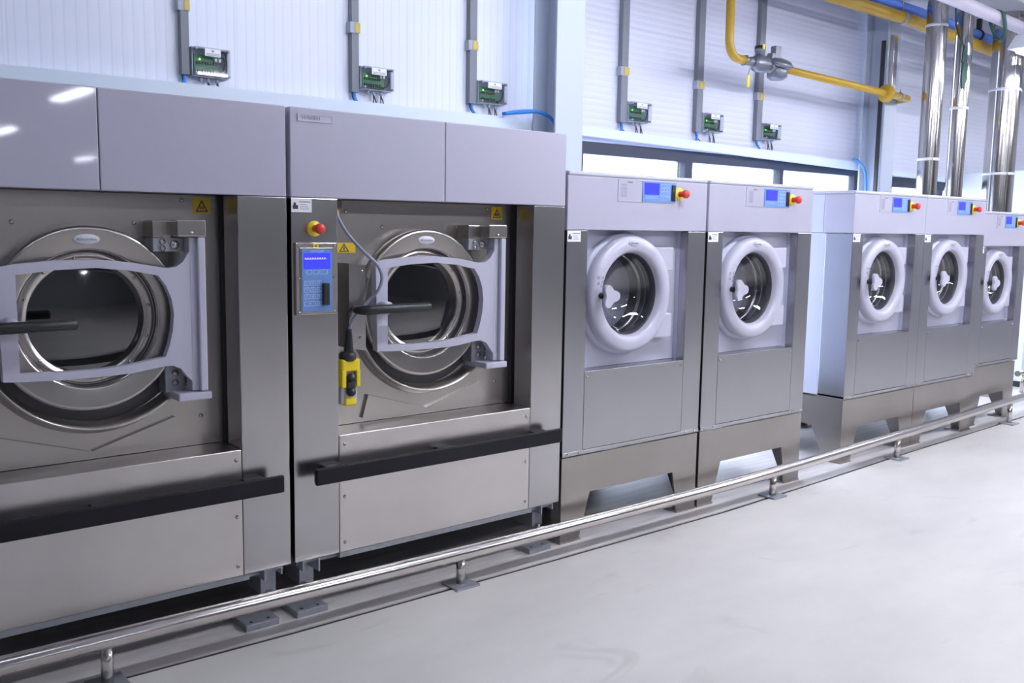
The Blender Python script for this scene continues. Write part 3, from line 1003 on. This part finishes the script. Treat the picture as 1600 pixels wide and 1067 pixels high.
    mb.build('warning_sign', [YELLOW_SIGN, DARK_PRINT], t, 'yellow triangle warning sticker')
    # black bumper on two brackets
    mb = MB().box(0.052, 1.336, -0.086, -0.066, 0.540, 0.606, 0.007, 3)
    mb.box(0.058, 1.330, -0.070, -0.052, 0.546, 0.600, 0.003)
    bu = mb.build('bumper', BLACK_BAR, t)
    for x in (0.16, 0.70, 1.24):
        MB().box(x - 0.04, x + 0.04, -0.054, 0.0, 0.572, 0.596, 0.004).build('bracket', BLACK_BAR, bu)
    # base frame and feet
    mb = MB().box(0.20, 1.23, 0.004, 0.05, 0.198, 0.221, 0.002)
    mb.box(0.02, 0.20, 0.03, 0.06, 0.198, 0.221)
    mb.box(1.23, 1.38, 0.03, 0.06, 0.198, 0.221)
    mb.box(0.0, 0.06, 0.10, 1.20, 0.196, 0.2245)
    mb.box(1.34, 1.40, 0.10, 1.20, 0.196, 0.2245)
    base = mb.build('base_frame', GALV, t)
    for s in (0, 1):
        x0 = 0.035 if s == 0 else 1.29
        mb = MB()
        mb.box(x0, x0 + 0.006, 0.004, 0.10, 0.178, 0.2215)
        mb.box(x0 + 0.069, x0 + 0.075, 0.004, 0.10, 0.165 if s == 0 else 0.19, 0.2215)
        mb.box(x0 + 0.006, x0 + 0.069, 0.004, 0.10, 0.2155, 0.2215)
        mb.build('channel_bracket', BOXGREY, base)
    for x0, px in ((0.068, 0.0), (1.318, 1.205)):
        for yy in (0.10, 1.05):
            mb = MB().box(x0, x0 + 0.065, yy, yy + 0.13, 0.085, 0.196, 0.003)
            mb.box(x0 - 0.01, x0 + 0.072, yy - 0.008, yy + 0.13, 0.190, 0.1985)
            ft = mb.build('foot', GALV, t)
            MB().cyl((x0 + 0.03, yy - 0.01, 0.022), (x0 + 0.03, yy - 0.01, 0.1), 0.014, 14).build('stud', SCREW, ft)
            mb = MB().box(px, px + 0.135, yy - 0.115, yy + 0.05, 0.0, 0.026, 0.002)
            mb.mi = 1
            for hx in (0.03, 0.10):
                mb.cyl((px + hx, yy - 0.09, 0.0255), (px + hx, yy - 0.09, 0.0268), 0.007, 12)
            mb.build('floor_plate', [GALV, BLACK], ft)
    # left plate trimmings seen on the second machine
    if nameplate:
        mb = MB().frame(0.030, 0.178, 1.921, 1.949, -0.004, 0.002, 0.003)
        mb.box(0.033, 0.175, -0.0015, 0.002, 1.924, 1.946)
        mb.mi = 1
        mb.text('W4600H', 0.086, 1.935, -0.002, 0.021)
        mb.build('nameplate', [PAINT_LIGHT, GREY_PRINT], t, 'embossed type plate')
    if controls:
        sticker(t, 0.002, 0.086, 1.584, 1.636, 0.0)
        estop(t, 0.097, 1.523, 0.0, 0.030, 1.0)
        mb = MB().box(0.012, 0.186, -0.012, 0.0, 1.195, 1.470, 0.003)
        cp = mb.build('control_panel', STEEL_PLATE, t)
        for x in (0.024, 0.174):
            for z in (1.206, 1.335, 1.458):
                screw(cp, x, z, -0.012, 0.005)
        mb = MB().box(0.083, 0.107, -0.0145, -0.012, 1.449, 1.466)
        mb.mi = 1
        mb.box(0.0925, 0.0975, -0.0152, -0.0145, 1.454, 1.461)
        mb.build('warning_sticker', [YELLOW_SIGN, DARK_PRINT], cp, 'small yellow sticker')
        keypad_tall(cp, 0.034, 0.163, 1.208, 1.445, -0.012)
        # steam connection housing, yellow sticker, dark cable gland
        mb = MB().prism([(0.275, 1.045), (0.352, 1.030), (0.352, 1.378), (0.275, 1.386)], 0.05, 0.1645)
        hs = mb.build('side_housing', STEEL_V, t)
        screw(hs, 0.335, 1.355, 0.05, 0.006)
        screw(hs, 0.325, 1.085, 0.05, 0.006)
        mb = MB().box(0.27, 0.372, 0.162, 0.1645, 1.424, 1.466)
        mb.mi = 1
        sx, sz = 0.318, 1.445
        tri = [(sx - 0.024, sz - 0.016), (sx + 0.024, sz - 0.016), (sx, sz + 0.019)]
        tin = [(sx - 0.016, sz - 0.012), (sx + 0.016, sz - 0.012), (sx, sz + 0.012)]
        mb.bars(tri + [tri[0]], tin + [tin[0]], 0.1608, 0.162)
        mb.box(sx - 0.003, sx + 0.003, 0.1608, 0.162, sz - 0.01, sz + 0.005)
        mb.build('warning_sticker', [YELLOW_SIGN, DARK_PRINT], t, 'wide yellow warning sticker')
        mb = MB().box(0.205, 0.235, 0.03, 0.10, 1.60, 1.637, 0.004)
        mb.mi = 1
        mb.tube([(0.222, 0.06, 1.602), (0.226, 0.06, 1.58), (0.232, 0.06, 1.562)], [0.013, 0.012, 0.006], 10)
        mb.build('cable_gland', [BLACK, YELLOW_SIGN], t, 'black cable gland with yellow tag')
    return t


def sticker(parent, x0, x1, z0, z1, y):
    mb = MB().box(x0, x1, y - 0.0015, y, z0, z1)
    mb.mi = 1
    w, h = x1 - x0, z1 - z0
    mb.box(x0 + 0.06 * w, x0 + 0.32 * w, y - 0.0022, y - 0.0015, z0 + 0.22 * h, z0 + 0.50 * h)
    mb.box(x0 + 0.10 * w, x0 + 0.22 * w, y - 0.0022, y - 0.0015, z0 + 0.50 * h, z0 + 0.68 * h)
    mb.mi = 2
    mb.box(x0 + 0.38 * w, x0 + 0.92 * w, y - 0.0022, y - 0.0015, z0 + 0.70 * h, z0 + 0.78 * h)
    for k in range(3):
        mb.box(x0 + 0.42 * w, x0 + (0.85 - 0.05 * k) * w, y - 0.0022, y - 0.0015, z0 + (0.22 + 0.15 * k) * h, z0 + (0.26 + 0.15 * k) * h)
    return mb.build('service_sticker', [WHITE, DARK_PRINT, GREY_PRINT], parent, 'white service sticker')


def estop(parent, x, z, y, r, k):
    mb = MB().lathe((x, y, z), [(0.0005, -0.006), (r * 0.95, -0.006), (r, -0.003), (r, 0.0)], 32)
    e = mb.build('emergency_stop', YELLOW, parent, 'yellow emergency stop disc')
    mb = MB().lathe((x, y, z), [(0.0005, -0.058 * k), (r * 0.56, -0.057 * k), (r * 0.66, -0.052 * k), (r * 0.66, -0.038 * k), (r * 0.46, -0.034 * k), (r * 0.46, -0.005)], 24)
    mb.build('button', RED, e, 'red mushroom button')
    return e


def key_rows(mb, x0, x1, z0, z1, nx, nz, y, t=0.0012):
    w, h = (x1 - x0) / nx, (z1 - z0) / nz
    for i in range(nx):
        for j in range(nz):
            mb.frame(x0 + i * w + 0.1 * w, x0 + (i + 1) * w - 0.1 * w, z0 + j * h + 0.1 * h, z0 + (j + 1) * h - 0.1 * h, y - 0.0006, y, t)


def keypad_tall(parent, x0, x1, z0, z1, y):
    """portrait control: screen on top, keys below, card reader at lower right"""
    w, h = x1 - x0, z1 - z0
    mb = MB().box(x0 - 0.006, x1 + 0.006, y - 0.003, y, z0 - 0.006, z1 + 0.006, 0.002)
    mb.mi = 1
    mb.box(x0, x1, y - 0.005, y - 0.003, z0, z1, 0.0015)
    mb.mi = 2
    yy = y - 0.005
    for i in range(3):
        a = x0 + 0.16 * w + i * 0.21 * w
        mb.frame(a, a + (0.17 if i < 2 else 0.26) * w, z0 + 0.60 * h, z0 + 0.67 * h, yy - 0.0006, yy, 0.0014)
    n = 1
    for r in range(3):
        for c in range(3):
            a = x0 + 0.08 * w + c * 0.20 * w
            b = z0 + (0.42 - 0.108 * r) * h
            mb.frame(a, a + 0.155 * w, b, b + 0.075 * h, yy - 0.0006, yy, 0.0014)
            mb.text(str(n), a + 0.078 * w, b + 0.0375 * h, yy - 0.0002, 0.013)
            n += 1
    b = z0 + 0.09 * h
    mb.frame(x0 + 0.08 * w, x0 + 0.43 * w, b, b + 0.075 * h, yy - 0.0006, yy, 0.0014)
    mb.frame(x0 + 0.48 * w, x0 + 0.635 * w, b, b + 0.075 * h, yy - 0.0006, yy, 0.0014)
    mb.text('0', x0 + 0.557 * w, b + 0.0375 * h, yy - 0.0002, 0.013)
    mb.text('+/-', x0 + 0.255 * w, b + 0.0375 * h, yy - 0.0002, 0.012)
    mb.box(x0 + 0.30 * w, x0 + 0.72 * w, yy - 0.0006, yy, z0 + 0.965 * h, z0 + 0.975 * h)
    mb.build('keypad', [SCREW, KEYPAD_BLUE, KEY_LINE], parent, 'blue keypad with pale printed keys')
    mb = MB().box(x0 + 0.06 * w, x1 - 0.06 * w, yy - 0.002, yy, z0 + 0.685 * h, z0 + 0.945 * h, 0.001)
    mb.mi = 1
    mb.box(x0 + 0.09 * w, x0 + 0.80 * w, yy - 0.0026, yy - 0.002, z0 + 0.84 * h, z0 + 0.847 * h)
    for k in range(9):
        mb.box(x0 + (0.09 + 0.08 * k) * w, x0 + (0.13 + 0.08 * k) * w, yy - 0.0026, yy - 0.002, z0 + 0.855 * h, z0 + 0.866 * h)
    mb.build('screen', [SCREEN, SCREEN_TEXT], parent, 'lit blue screen')
    MB().box(x0 + 0.66 * w, x0 + 0.85 * w, yy - 0.016, yy, z0 + 0.10 * h, z0 + 0.455 * h, 0.002).build('card_reader', BLACK, parent, 'black card reader')


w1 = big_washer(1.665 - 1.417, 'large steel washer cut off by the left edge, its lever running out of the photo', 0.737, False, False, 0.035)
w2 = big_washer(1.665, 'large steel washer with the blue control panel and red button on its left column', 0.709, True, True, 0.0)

# hanging yellow pendant control
t = thing('pendant_control', 'yellow hand control with black buttons hanging on a grey cable by the washer door', 'hand control', (1.665, 0, 0))
mb = MB().tube(smooth_path([(0.222, 0.055, 1.60), (0.224, 0.05, 1.575), (0.236, 0.045, 1.548), (0.27, 0.04, 1.497), (0.322, 0.012, 1.433), (0.374, 0.000, 1.384), (0.396, -0.004, 1.332), (0.381, 0.0, 1.28), (0.336, 0.02, 1.225), (0.288, 0.03, 1.172), (0.266, 0.035, 1.12)]), 0.0068, 12)
mb.build('cable', CABLE_GREY, t, 'grey cable')
mb = MB()
ps, rs = [], []
for k in range(9):
    z = 1.125 - k * 0.0112
    ps += [(0.265 - 0.0003 * k, 0.035, z), (0.265, 0.035, z - 0.008)]
    rs += [0.011 + 0.0011 * k, 0.0125 + 0.0012 * k]
mb.tube(ps, rs, 14)
mb.tube([(0.258, 0.035, 1.036), (0.258, 0.035, 1.028), (0.258, 0.035, 1.006), (0.258, 0.035, 0.998)], [0.024, 0.034, 0.035, 0.03], 10)
mb.build('strain_relief', BLACK, t, 'ribbed black cable sleeve')
mb = MB()
mb.box(0.221, 0.305, 0.012, 0.066, 0.955, 1.008, 0.010, 3)
mb.box(0.221, 0.241, 0.012, 0.066, 0.892, 0.962, 0.004)
mb.box(0.287, 0.305, 0.012, 0.066, 0.892, 0.962, 0.004)
mb.build('housing', YELLOW, t)
MB().box(0.240, 0.290, 0.020, 0.066, 0.815, 0.848, 0.006, 3).build('foot_cap', YELLOW, t)
MB().box(0.226, 0.301, 0.030, 0.064, 0.822, 0.956, 0.004).build('front_insert', mat('grey_insert', (0.50, 0.48, 0.50), 0.4), t, 'grey front insert')
for z in (0.930, 0.872):
    mb = MB().lathe((0.265, 0.030, z), [(0.0005, -0.030), (0.012, -0.027), (0.018, -0.018), (0.019, -0.008), (0.016, 0.0)], 24)
    mb.build('button', BLACK, t, 'black round button')
MB().box(0.246, 0.284, 0.012, 0.032, 0.886, 0.916, 0.004).build('button_lock', BLACK, t)


# ------------------------------------------------------------------ small washers on plinths
def small_washer(ox, oy, W, zb, zt, zf, zp, dcx, dcz, R, label, colw=0.137, rcol=0.145):
    t = thing('washer', label, 'washing machine', (ox, oy, 0), 'small washers on steel plinths')
    D = 1.02
    x1 = W
    MB().box(0.004, x1 - 0.004, 0.20, D, zb + 0.004, zf - 0.002, 0.003).build('casing', PAINT_SIDE, t, 'pale blue side casing')
    # fascia hood: side seam, rounded lid edge on top
    MB().box(0, x1, 0.0, 0.216, zf, zt - 0.022, 0.004).build('fascia', PAINT, t)
    MB().box(0.001, x1 - 0.001, 0.219, D, zf, zt - 0.022, 0.003).build('rear_hood', PAINT_SIDE, t, 'pale rear hood')
    MB().box(0.0005, x1 - 0.0005, -0.004, D, zt - 0.022, zt, 0.009, 3).build('lid', PAINT_LIGHT, t)
    # stainless front wrap
    MB().box(0, colw, 0.0, 0.198, zb, zf - 0.002, 0.003).build('left_column', STEEL_SMALL, t)
    MB().box(x1 - rcol, x1, 0.0, 0.055, zb, zf - 0.002, 0.003).build('right_column', STEEL_SMALL, t)
    mb = MB().box(colw + 0.0015, x1 - rcol - 0.0015, 0.0, 0.19, zb + 0.0185, zp, 0.002)
    lp = mb.build('lower_panel', STEEL_SMALL, t)
    screw(lp, colw + 0.018, zp - 0.028, 0.0, 0.008)
    screw(lp, x1 - rcol - 0.02, zp - 0.028, 0.0, 0.008)
    mb = MB().box(0.0, x1, -0.002, 0.198, zb - 0.004, zb + 0.017, 0.002)
    bs = mb.build('bottom_strip', STEEL_SMALL, t)
    for x in (0.035, 0.11, x1 - 0.035, x1 - 0.11):
        screw(bs, x, zb + 0.007, -0.002, 0.006)
    # painted plate with the porthole
    ho = R * 0.68
    MB().plate_hole(colw - 0.01, x1 - rcol + 0.06, zp + 0.001, zf - 0.001, 0.085, 0.095, (dcx, dcz), ho).build('front_plate', PAINT_LIGHT, t)
    mb = MB().box(x1 - rcol + 0.005, x1 - rcol + 0.02, 0.056, 0.084, zp + 0.002, zf - 0.002)
    mb.build('edge_strip', PAINT_SIDE, t)
    # drum, seal, door ring, glass bowl, hinges, latch
    MB().lathe((dcx, 0, dcz), [(ho, 0.09), (ho * 1.06, 0.13), (ho * 1.06, 0.19), (ho * 0.98, 0.20), (ho * 0.98, 0.23), (ho * 1.15, 0.24), (ho * 1.15, 0.55), (0.02, 0.58)], 48).build('drum', [DRUM], t)
    MB().lathe((dcx, 0, dcz), [(ho * 1.0, 0.125), (ho * 0.95, 0.13), (ho * 0.95, 0.137), (ho * 1.0, 0.142)], 48).build('drum_ring', SCREW, t)
    MB().lathe((dcx, 0, dcz), [(R * 1.045, 0.086), (R * 1.05, 0.060), (R * 1.01, 0.052), (R * 0.9, 0.052)], 64).build('door_seal', PAINT_SIDE, t)
    mb = MB().lathe((dcx, 0, dcz), [(R * 0.97, 0.058), (R * 0.995, 0.045), (R, 0.020), (R * 0.985, 0.002), (R * 0.94, -0.008), (R * 0.84, -0.012), (R * 0.76, -0.007), (R * 0.722, 0.005), (R * 0.706, 0.03), (R * 0.69, 0.084)], 80)
    door = mb.build('door', PAINT_LIGHT, t, 'pale round door ring')
    mb = MB().lathe((dcx, 0, dcz), [(R * 0.706, 0.028), (R * 0.692, 0.032), (R * 0.676, 0.046), (R * 0.668, 0.060), (R * 0.668, 0.086)], 64)
    mb.build('door_gasket', RUBBER_AND_SHADE, door)
    mb = MB().lathe((dcx, 0, dcz), [(0.0005, 0.155), (R * 0.20, 0.152), (R * 0.40, 0.138), (R * 0.52, 0.110), (R * 0.62, 0.075), (R * 0.671, 0.058)], 64)
    mb.build('door_glass', GLASS_SMALL, door, 'domed porthole glass')
    bx, bz = dcx - 0.006, dcz + R * 0.875
    mb = MB().lathe((bx, -0.009, bz), [(0.0005, -0.0035), (0.040, -0.0035), (0.043, -0.001), (0.043, 0.003)], 32, sz=0.42)
    mb.mi = 1
    mb.text('Electrolux', bx + 0.003, bz, -0.0128, 0.0135)
    mb.lathe((bx, -0.0128, bz), [(0.038, 0.0), (0.0395, 0.0)], 32, sz=0.40)
    mb.build('badge', [PAINT_LIGHT, GREY_PRINT], door, 'oval badge')
    mb = MB()
    for dx, dz in ((0, 0), (0.028, 0.028), (0.02, -0.012), (0.0, 0.03), (0.03, 0.008)):
        mb.frame(dcx - R * 0.88 + dx, dcx - R * 0.88 + dx + 0.013, dcz + 0.055 + dz, dcz + 0.067 + dz, -0.0122, -0.0108, 0.002)
    mb.build('door_pictograms', [GREY_PRINT], door)
    # three lobed latch knob
    kx, kz = dcx - R * 0.80, dcz + 0.002
    mb = MB()
    out = []
    for k in range(48):
        a = 2 * math.pi * k / 48
        r = 0.038 + 0.011 * math.cos(3 * a)
        out.append((kx + 0.012 + r * math.cos(a) * 1.2, kz + r * math.sin(a) * 1.25))
    mb.prism(out, -0.075, -0.052, smooth=True)
    mb.mi = 1
    mb.cyl((kx, -0.052, kz), (kx, -0.006, kz), 0.016, 16)
    mb.build('latch_knob', [PAINT_LIGHT, BLACK], door, 'pale three lobed latch knob')
    for a_, b_ in ((dcz + R * 0.38, dcz + R * 0.80), (dcz - R * 0.80, dcz - R * 0.38)):
        mb = MB().box(dcx + R * 0.62, dcx + R * 0.93 + 0.06, 0.022, 0.0845, a_, b_, 0.005)
        mb.build('hinge', PAINT_LIGHT, t)
    # control strip
    sx = W / 1.02
    p0, p1 = 0.334 * sx, 0.768 * sx
    za, zb_ = zf + 0.142 * (zt - zf) / 0.276, zf + 0.250 * (zt - zf) / 0.276
    mb = MB().frame(p0, p1, za, zb_, -0.003, 0.0005, 0.003)
    mb.mi = 1
    key_rows(mb, p0 + 0.02, p0 + 0.065, za + 0.02, zb_ - 0.02, 3, 4, -0.0002, 0.0012)
    for k in range(5):
        mb.box(p0 + (0.068 + 0.0075 * k) * sx, p0 + (0.074 + 0.0075 * k) * sx, -0.0012, 0.0, zb_ - 0.017, zb_ - 0.010)
    mb.build('control_strip', [PAINT_LIGHT, GREY_PRINT], t)
    k0, k1 = 0.508 * sx, 0.760 * sx
    w, h = k1 - k0, zb_ - za - 0.006
    z0 = za + 0.002
    mb = MB().box(k0, k1, -0.004, 0.0, z0, z0 + h, 0.0015)
    mb.mi = 1
    key_rows(mb, k0 + 0.53 * w, k0 + 0.82 * w, z0 + 0.10 * h, z0 + 0.92 * h, 3, 4, -0.004, 0.0012)
    key_rows(mb, k0 + 0.08 * w, k0 + 0.46 * w, z0 + 0.16 * h, z0 + 0.30 * h, 3, 1, -0.004, 0.0012)
    kp = mb.build('keypad', [KEYPAD_BLUE, KEY_LINE], t, 'blue keypad')
    MB().box(k0 + 0.05 * w, k0 + 0.49 * w, -0.006, -0.004, z0 + 0.36 * h, z0 + 0.93 * h).build('screen', SCREEN, kp, 'lit blue screen')
    MB().box(k0 + 0.86 * w, k0 + 0.965 * w, -0.010, -0.004, z0 + 0.08 * h, z0 + 0.88 * h, 0.002).build('card_reader', BLACK, kp, 'black card reader')
    estop(t, 0.790 * sx + 0.0, z0 + h * 0.45, 0.0, 0.033, 1.0)
    sticker(t, 0.002, 0.088, zf - 0.056, zf - 0.004, 0.0)
    return t


def plinth(ox, oy, W, H, label, closed=False):
    t = thing('machine_plinth', label, 'machine stand', (ox, oy, 0), 'steel plinths under the small washers')
    D = 0.95
    zc = 0.235
    mb = MB().prism([(0.002, 0.012), (0.128, 0.012), (0.197, zc), (W - 0.197, zc), (W - 0.150, 0.012), (W - 0.002, 0.012), (W - 0.002, H), (0.002, H)], 0.004, 0.016)
    mb.build('front_apron', STEEL_PLINTH, t)
    for x in (0.002, W - 0.014):
        mb = MB().prism([(0.0165, 0.012), (0.125, 0.012), (0.235, zc), (D - 0.235, zc), (D - 0.125, 0.012), (D - 0.01, 0.012), (D - 0.01, H), (0.0165, H)], x, x + 0.012, axis='x')
        mb.build('side_apron', STEEL_PLINTH, t)
    if closed:
        mb = MB().box(0.016, W - 0.016, D - 0.022, D - 0.01, 0.012, H)
    else:
        mb = MB().prism([(0.016, 0.012), (0.128, 0.012), (0.197, zc), (W - 0.197, zc), (W - 0.150, 0.012), (W - 0.016, 0.012), (W - 0.016, H), (0.016, H)], D - 0.022, D - 0.01)
    mb.build('rear_apron', STEEL_PLINTH, t)
    for x0, x1 in ((0.0, 0.135), (W - 0.155, W)):
        for y0, y1 in ((0.0, 0.13), (D - 0.13, D - 0.004)):
            MB().box(x0, x1, y0, y1, 0.0, 0.0118).build('foot_pad', STEEL_PLINTH, t)
    return t


SM = [
    (3.080, 0.0, 1.020, 'nearest small washer, right beside the large washers'),
    (4.118, 0.0, 0.983, 'second small washer from the left, last before the gap'),
    (5.668, 0.06, 0.942, 'small washer just right of the gap, its pale blue side showing'),
    (6.611, 0.06, 0.932, 'middle small washer of the far group of three'),
]
PL = ['steel plinth under the nearest small washer, dark space beneath it', 'steel plinth left of the gap, bright floor showing through it',
      'steel plinth right of the gap, showing its left side', 'steel plinth under the middle washer of the far group']
for (x, y, w, lab), pl in zip(SM, PL):
    small_washer(x, y, w, 0.4386, 1.8072, 1.531, 0.845, 0.457 * w / 1.02, 1.2115, 0.293 * (w / 1.02) ** 0.5, lab, 0.137 * w / 1.02, 0.144 * w / 1.02)
    plinth(x, y, w, 0.428, pl, closed=x < 4)
small_washer(7.585, 0.11, 0.865, 0.487, 1.716, 1.443, 0.825, 0.380, 1.150, 0.255, 'rightmost small washer, lower than its neighbours and cut by the right edge', 0.137, 0.13)
plinth(7.605, 0.11, 0.812, 0.476, 'rightmost steel plinth, under the lowest small washer')

# ------------------------------------------------------------------ guard rail along the floor
t = thing('guard_rail', 'low stainless guard rail on short posts running in front of all washers', 'rail', (0.9, -0.12, 0))
RP = [(-4.6, 0.168), (-2.8, 0.167), (-1.0, 0.165), (0.80, 0.160), (2.6, 0.138), (4.4, 0.140), (6.2, 0.164), (8.0, 0.193), (9.6, 0.218)]
yr = lambda x: -0.12 if x < 5 else -0.12 + (x - 5) * 0.030
mb = MB().tube(smooth_path([(x - 0.9, yr(x) + 0.12, z) for x, z in RP], 10), 0.031, 24)
mb.build('rail', STEEL_TUBE, t)


def rail_z(x):
    for (a, za), (b, zb) in zip(RP, RP[1:]):
        if a <= x <= b:
            return za + (zb - za) * (x - a) / (b - a)


for x in (-1.4, 0.915, 2.385, 4.655, 6.14, 8.04):
    lx, ly = x - 0.9, yr(x) + 0.12
    mb = MB().cyl((lx, ly, 0.01), (lx, ly, rail_z(x) - 0.02), 0.020, 20)
    p = mb.build('post', STEEL_TUBE, t)
    b = MB().box(lx - 0.06, lx + 0.06, ly - 0.06, ly + 0.06, 0.0, 0.010, 0.002)
    bp_ = b.build('base_plate', GALV, p)

# ------------------------------------------------------------------ pale cabinet and its rail beyond the last washer
t = thing('cabinet', 'tall pale cabinet just showing at the right edge beyond the last washer', 'cabinet', (10.05, 0.70, 0))
MB().box(0, 1.1, 0, 0.75, 0.06, 2.17, 0.01).build('body', WHITE_CAB, t)
MB().box(0.02, 1.08, 0.02, 0.74, 0.0, 0.06).build('plinth', BLACK, t, 'black base')
mb = MB().tube([(9.60, 0.56, 0.20), (11.3, 0.62, 0.20)], 0.028, 16)
r_ = mb.build('rail', STEEL_TUBE)
tag(r_, 'short far rail in front of the pale cabinet at the right edge', 'rail')
for x in (9.75, 10.9):
    MB().cyl((x, 0.565 + (x - 9.6) * 0.035, 0.0), (x, 0.565 + (x - 9.6) * 0.035, 0.19), 0.018, 14).build('post', STEEL_TUBE, r_)
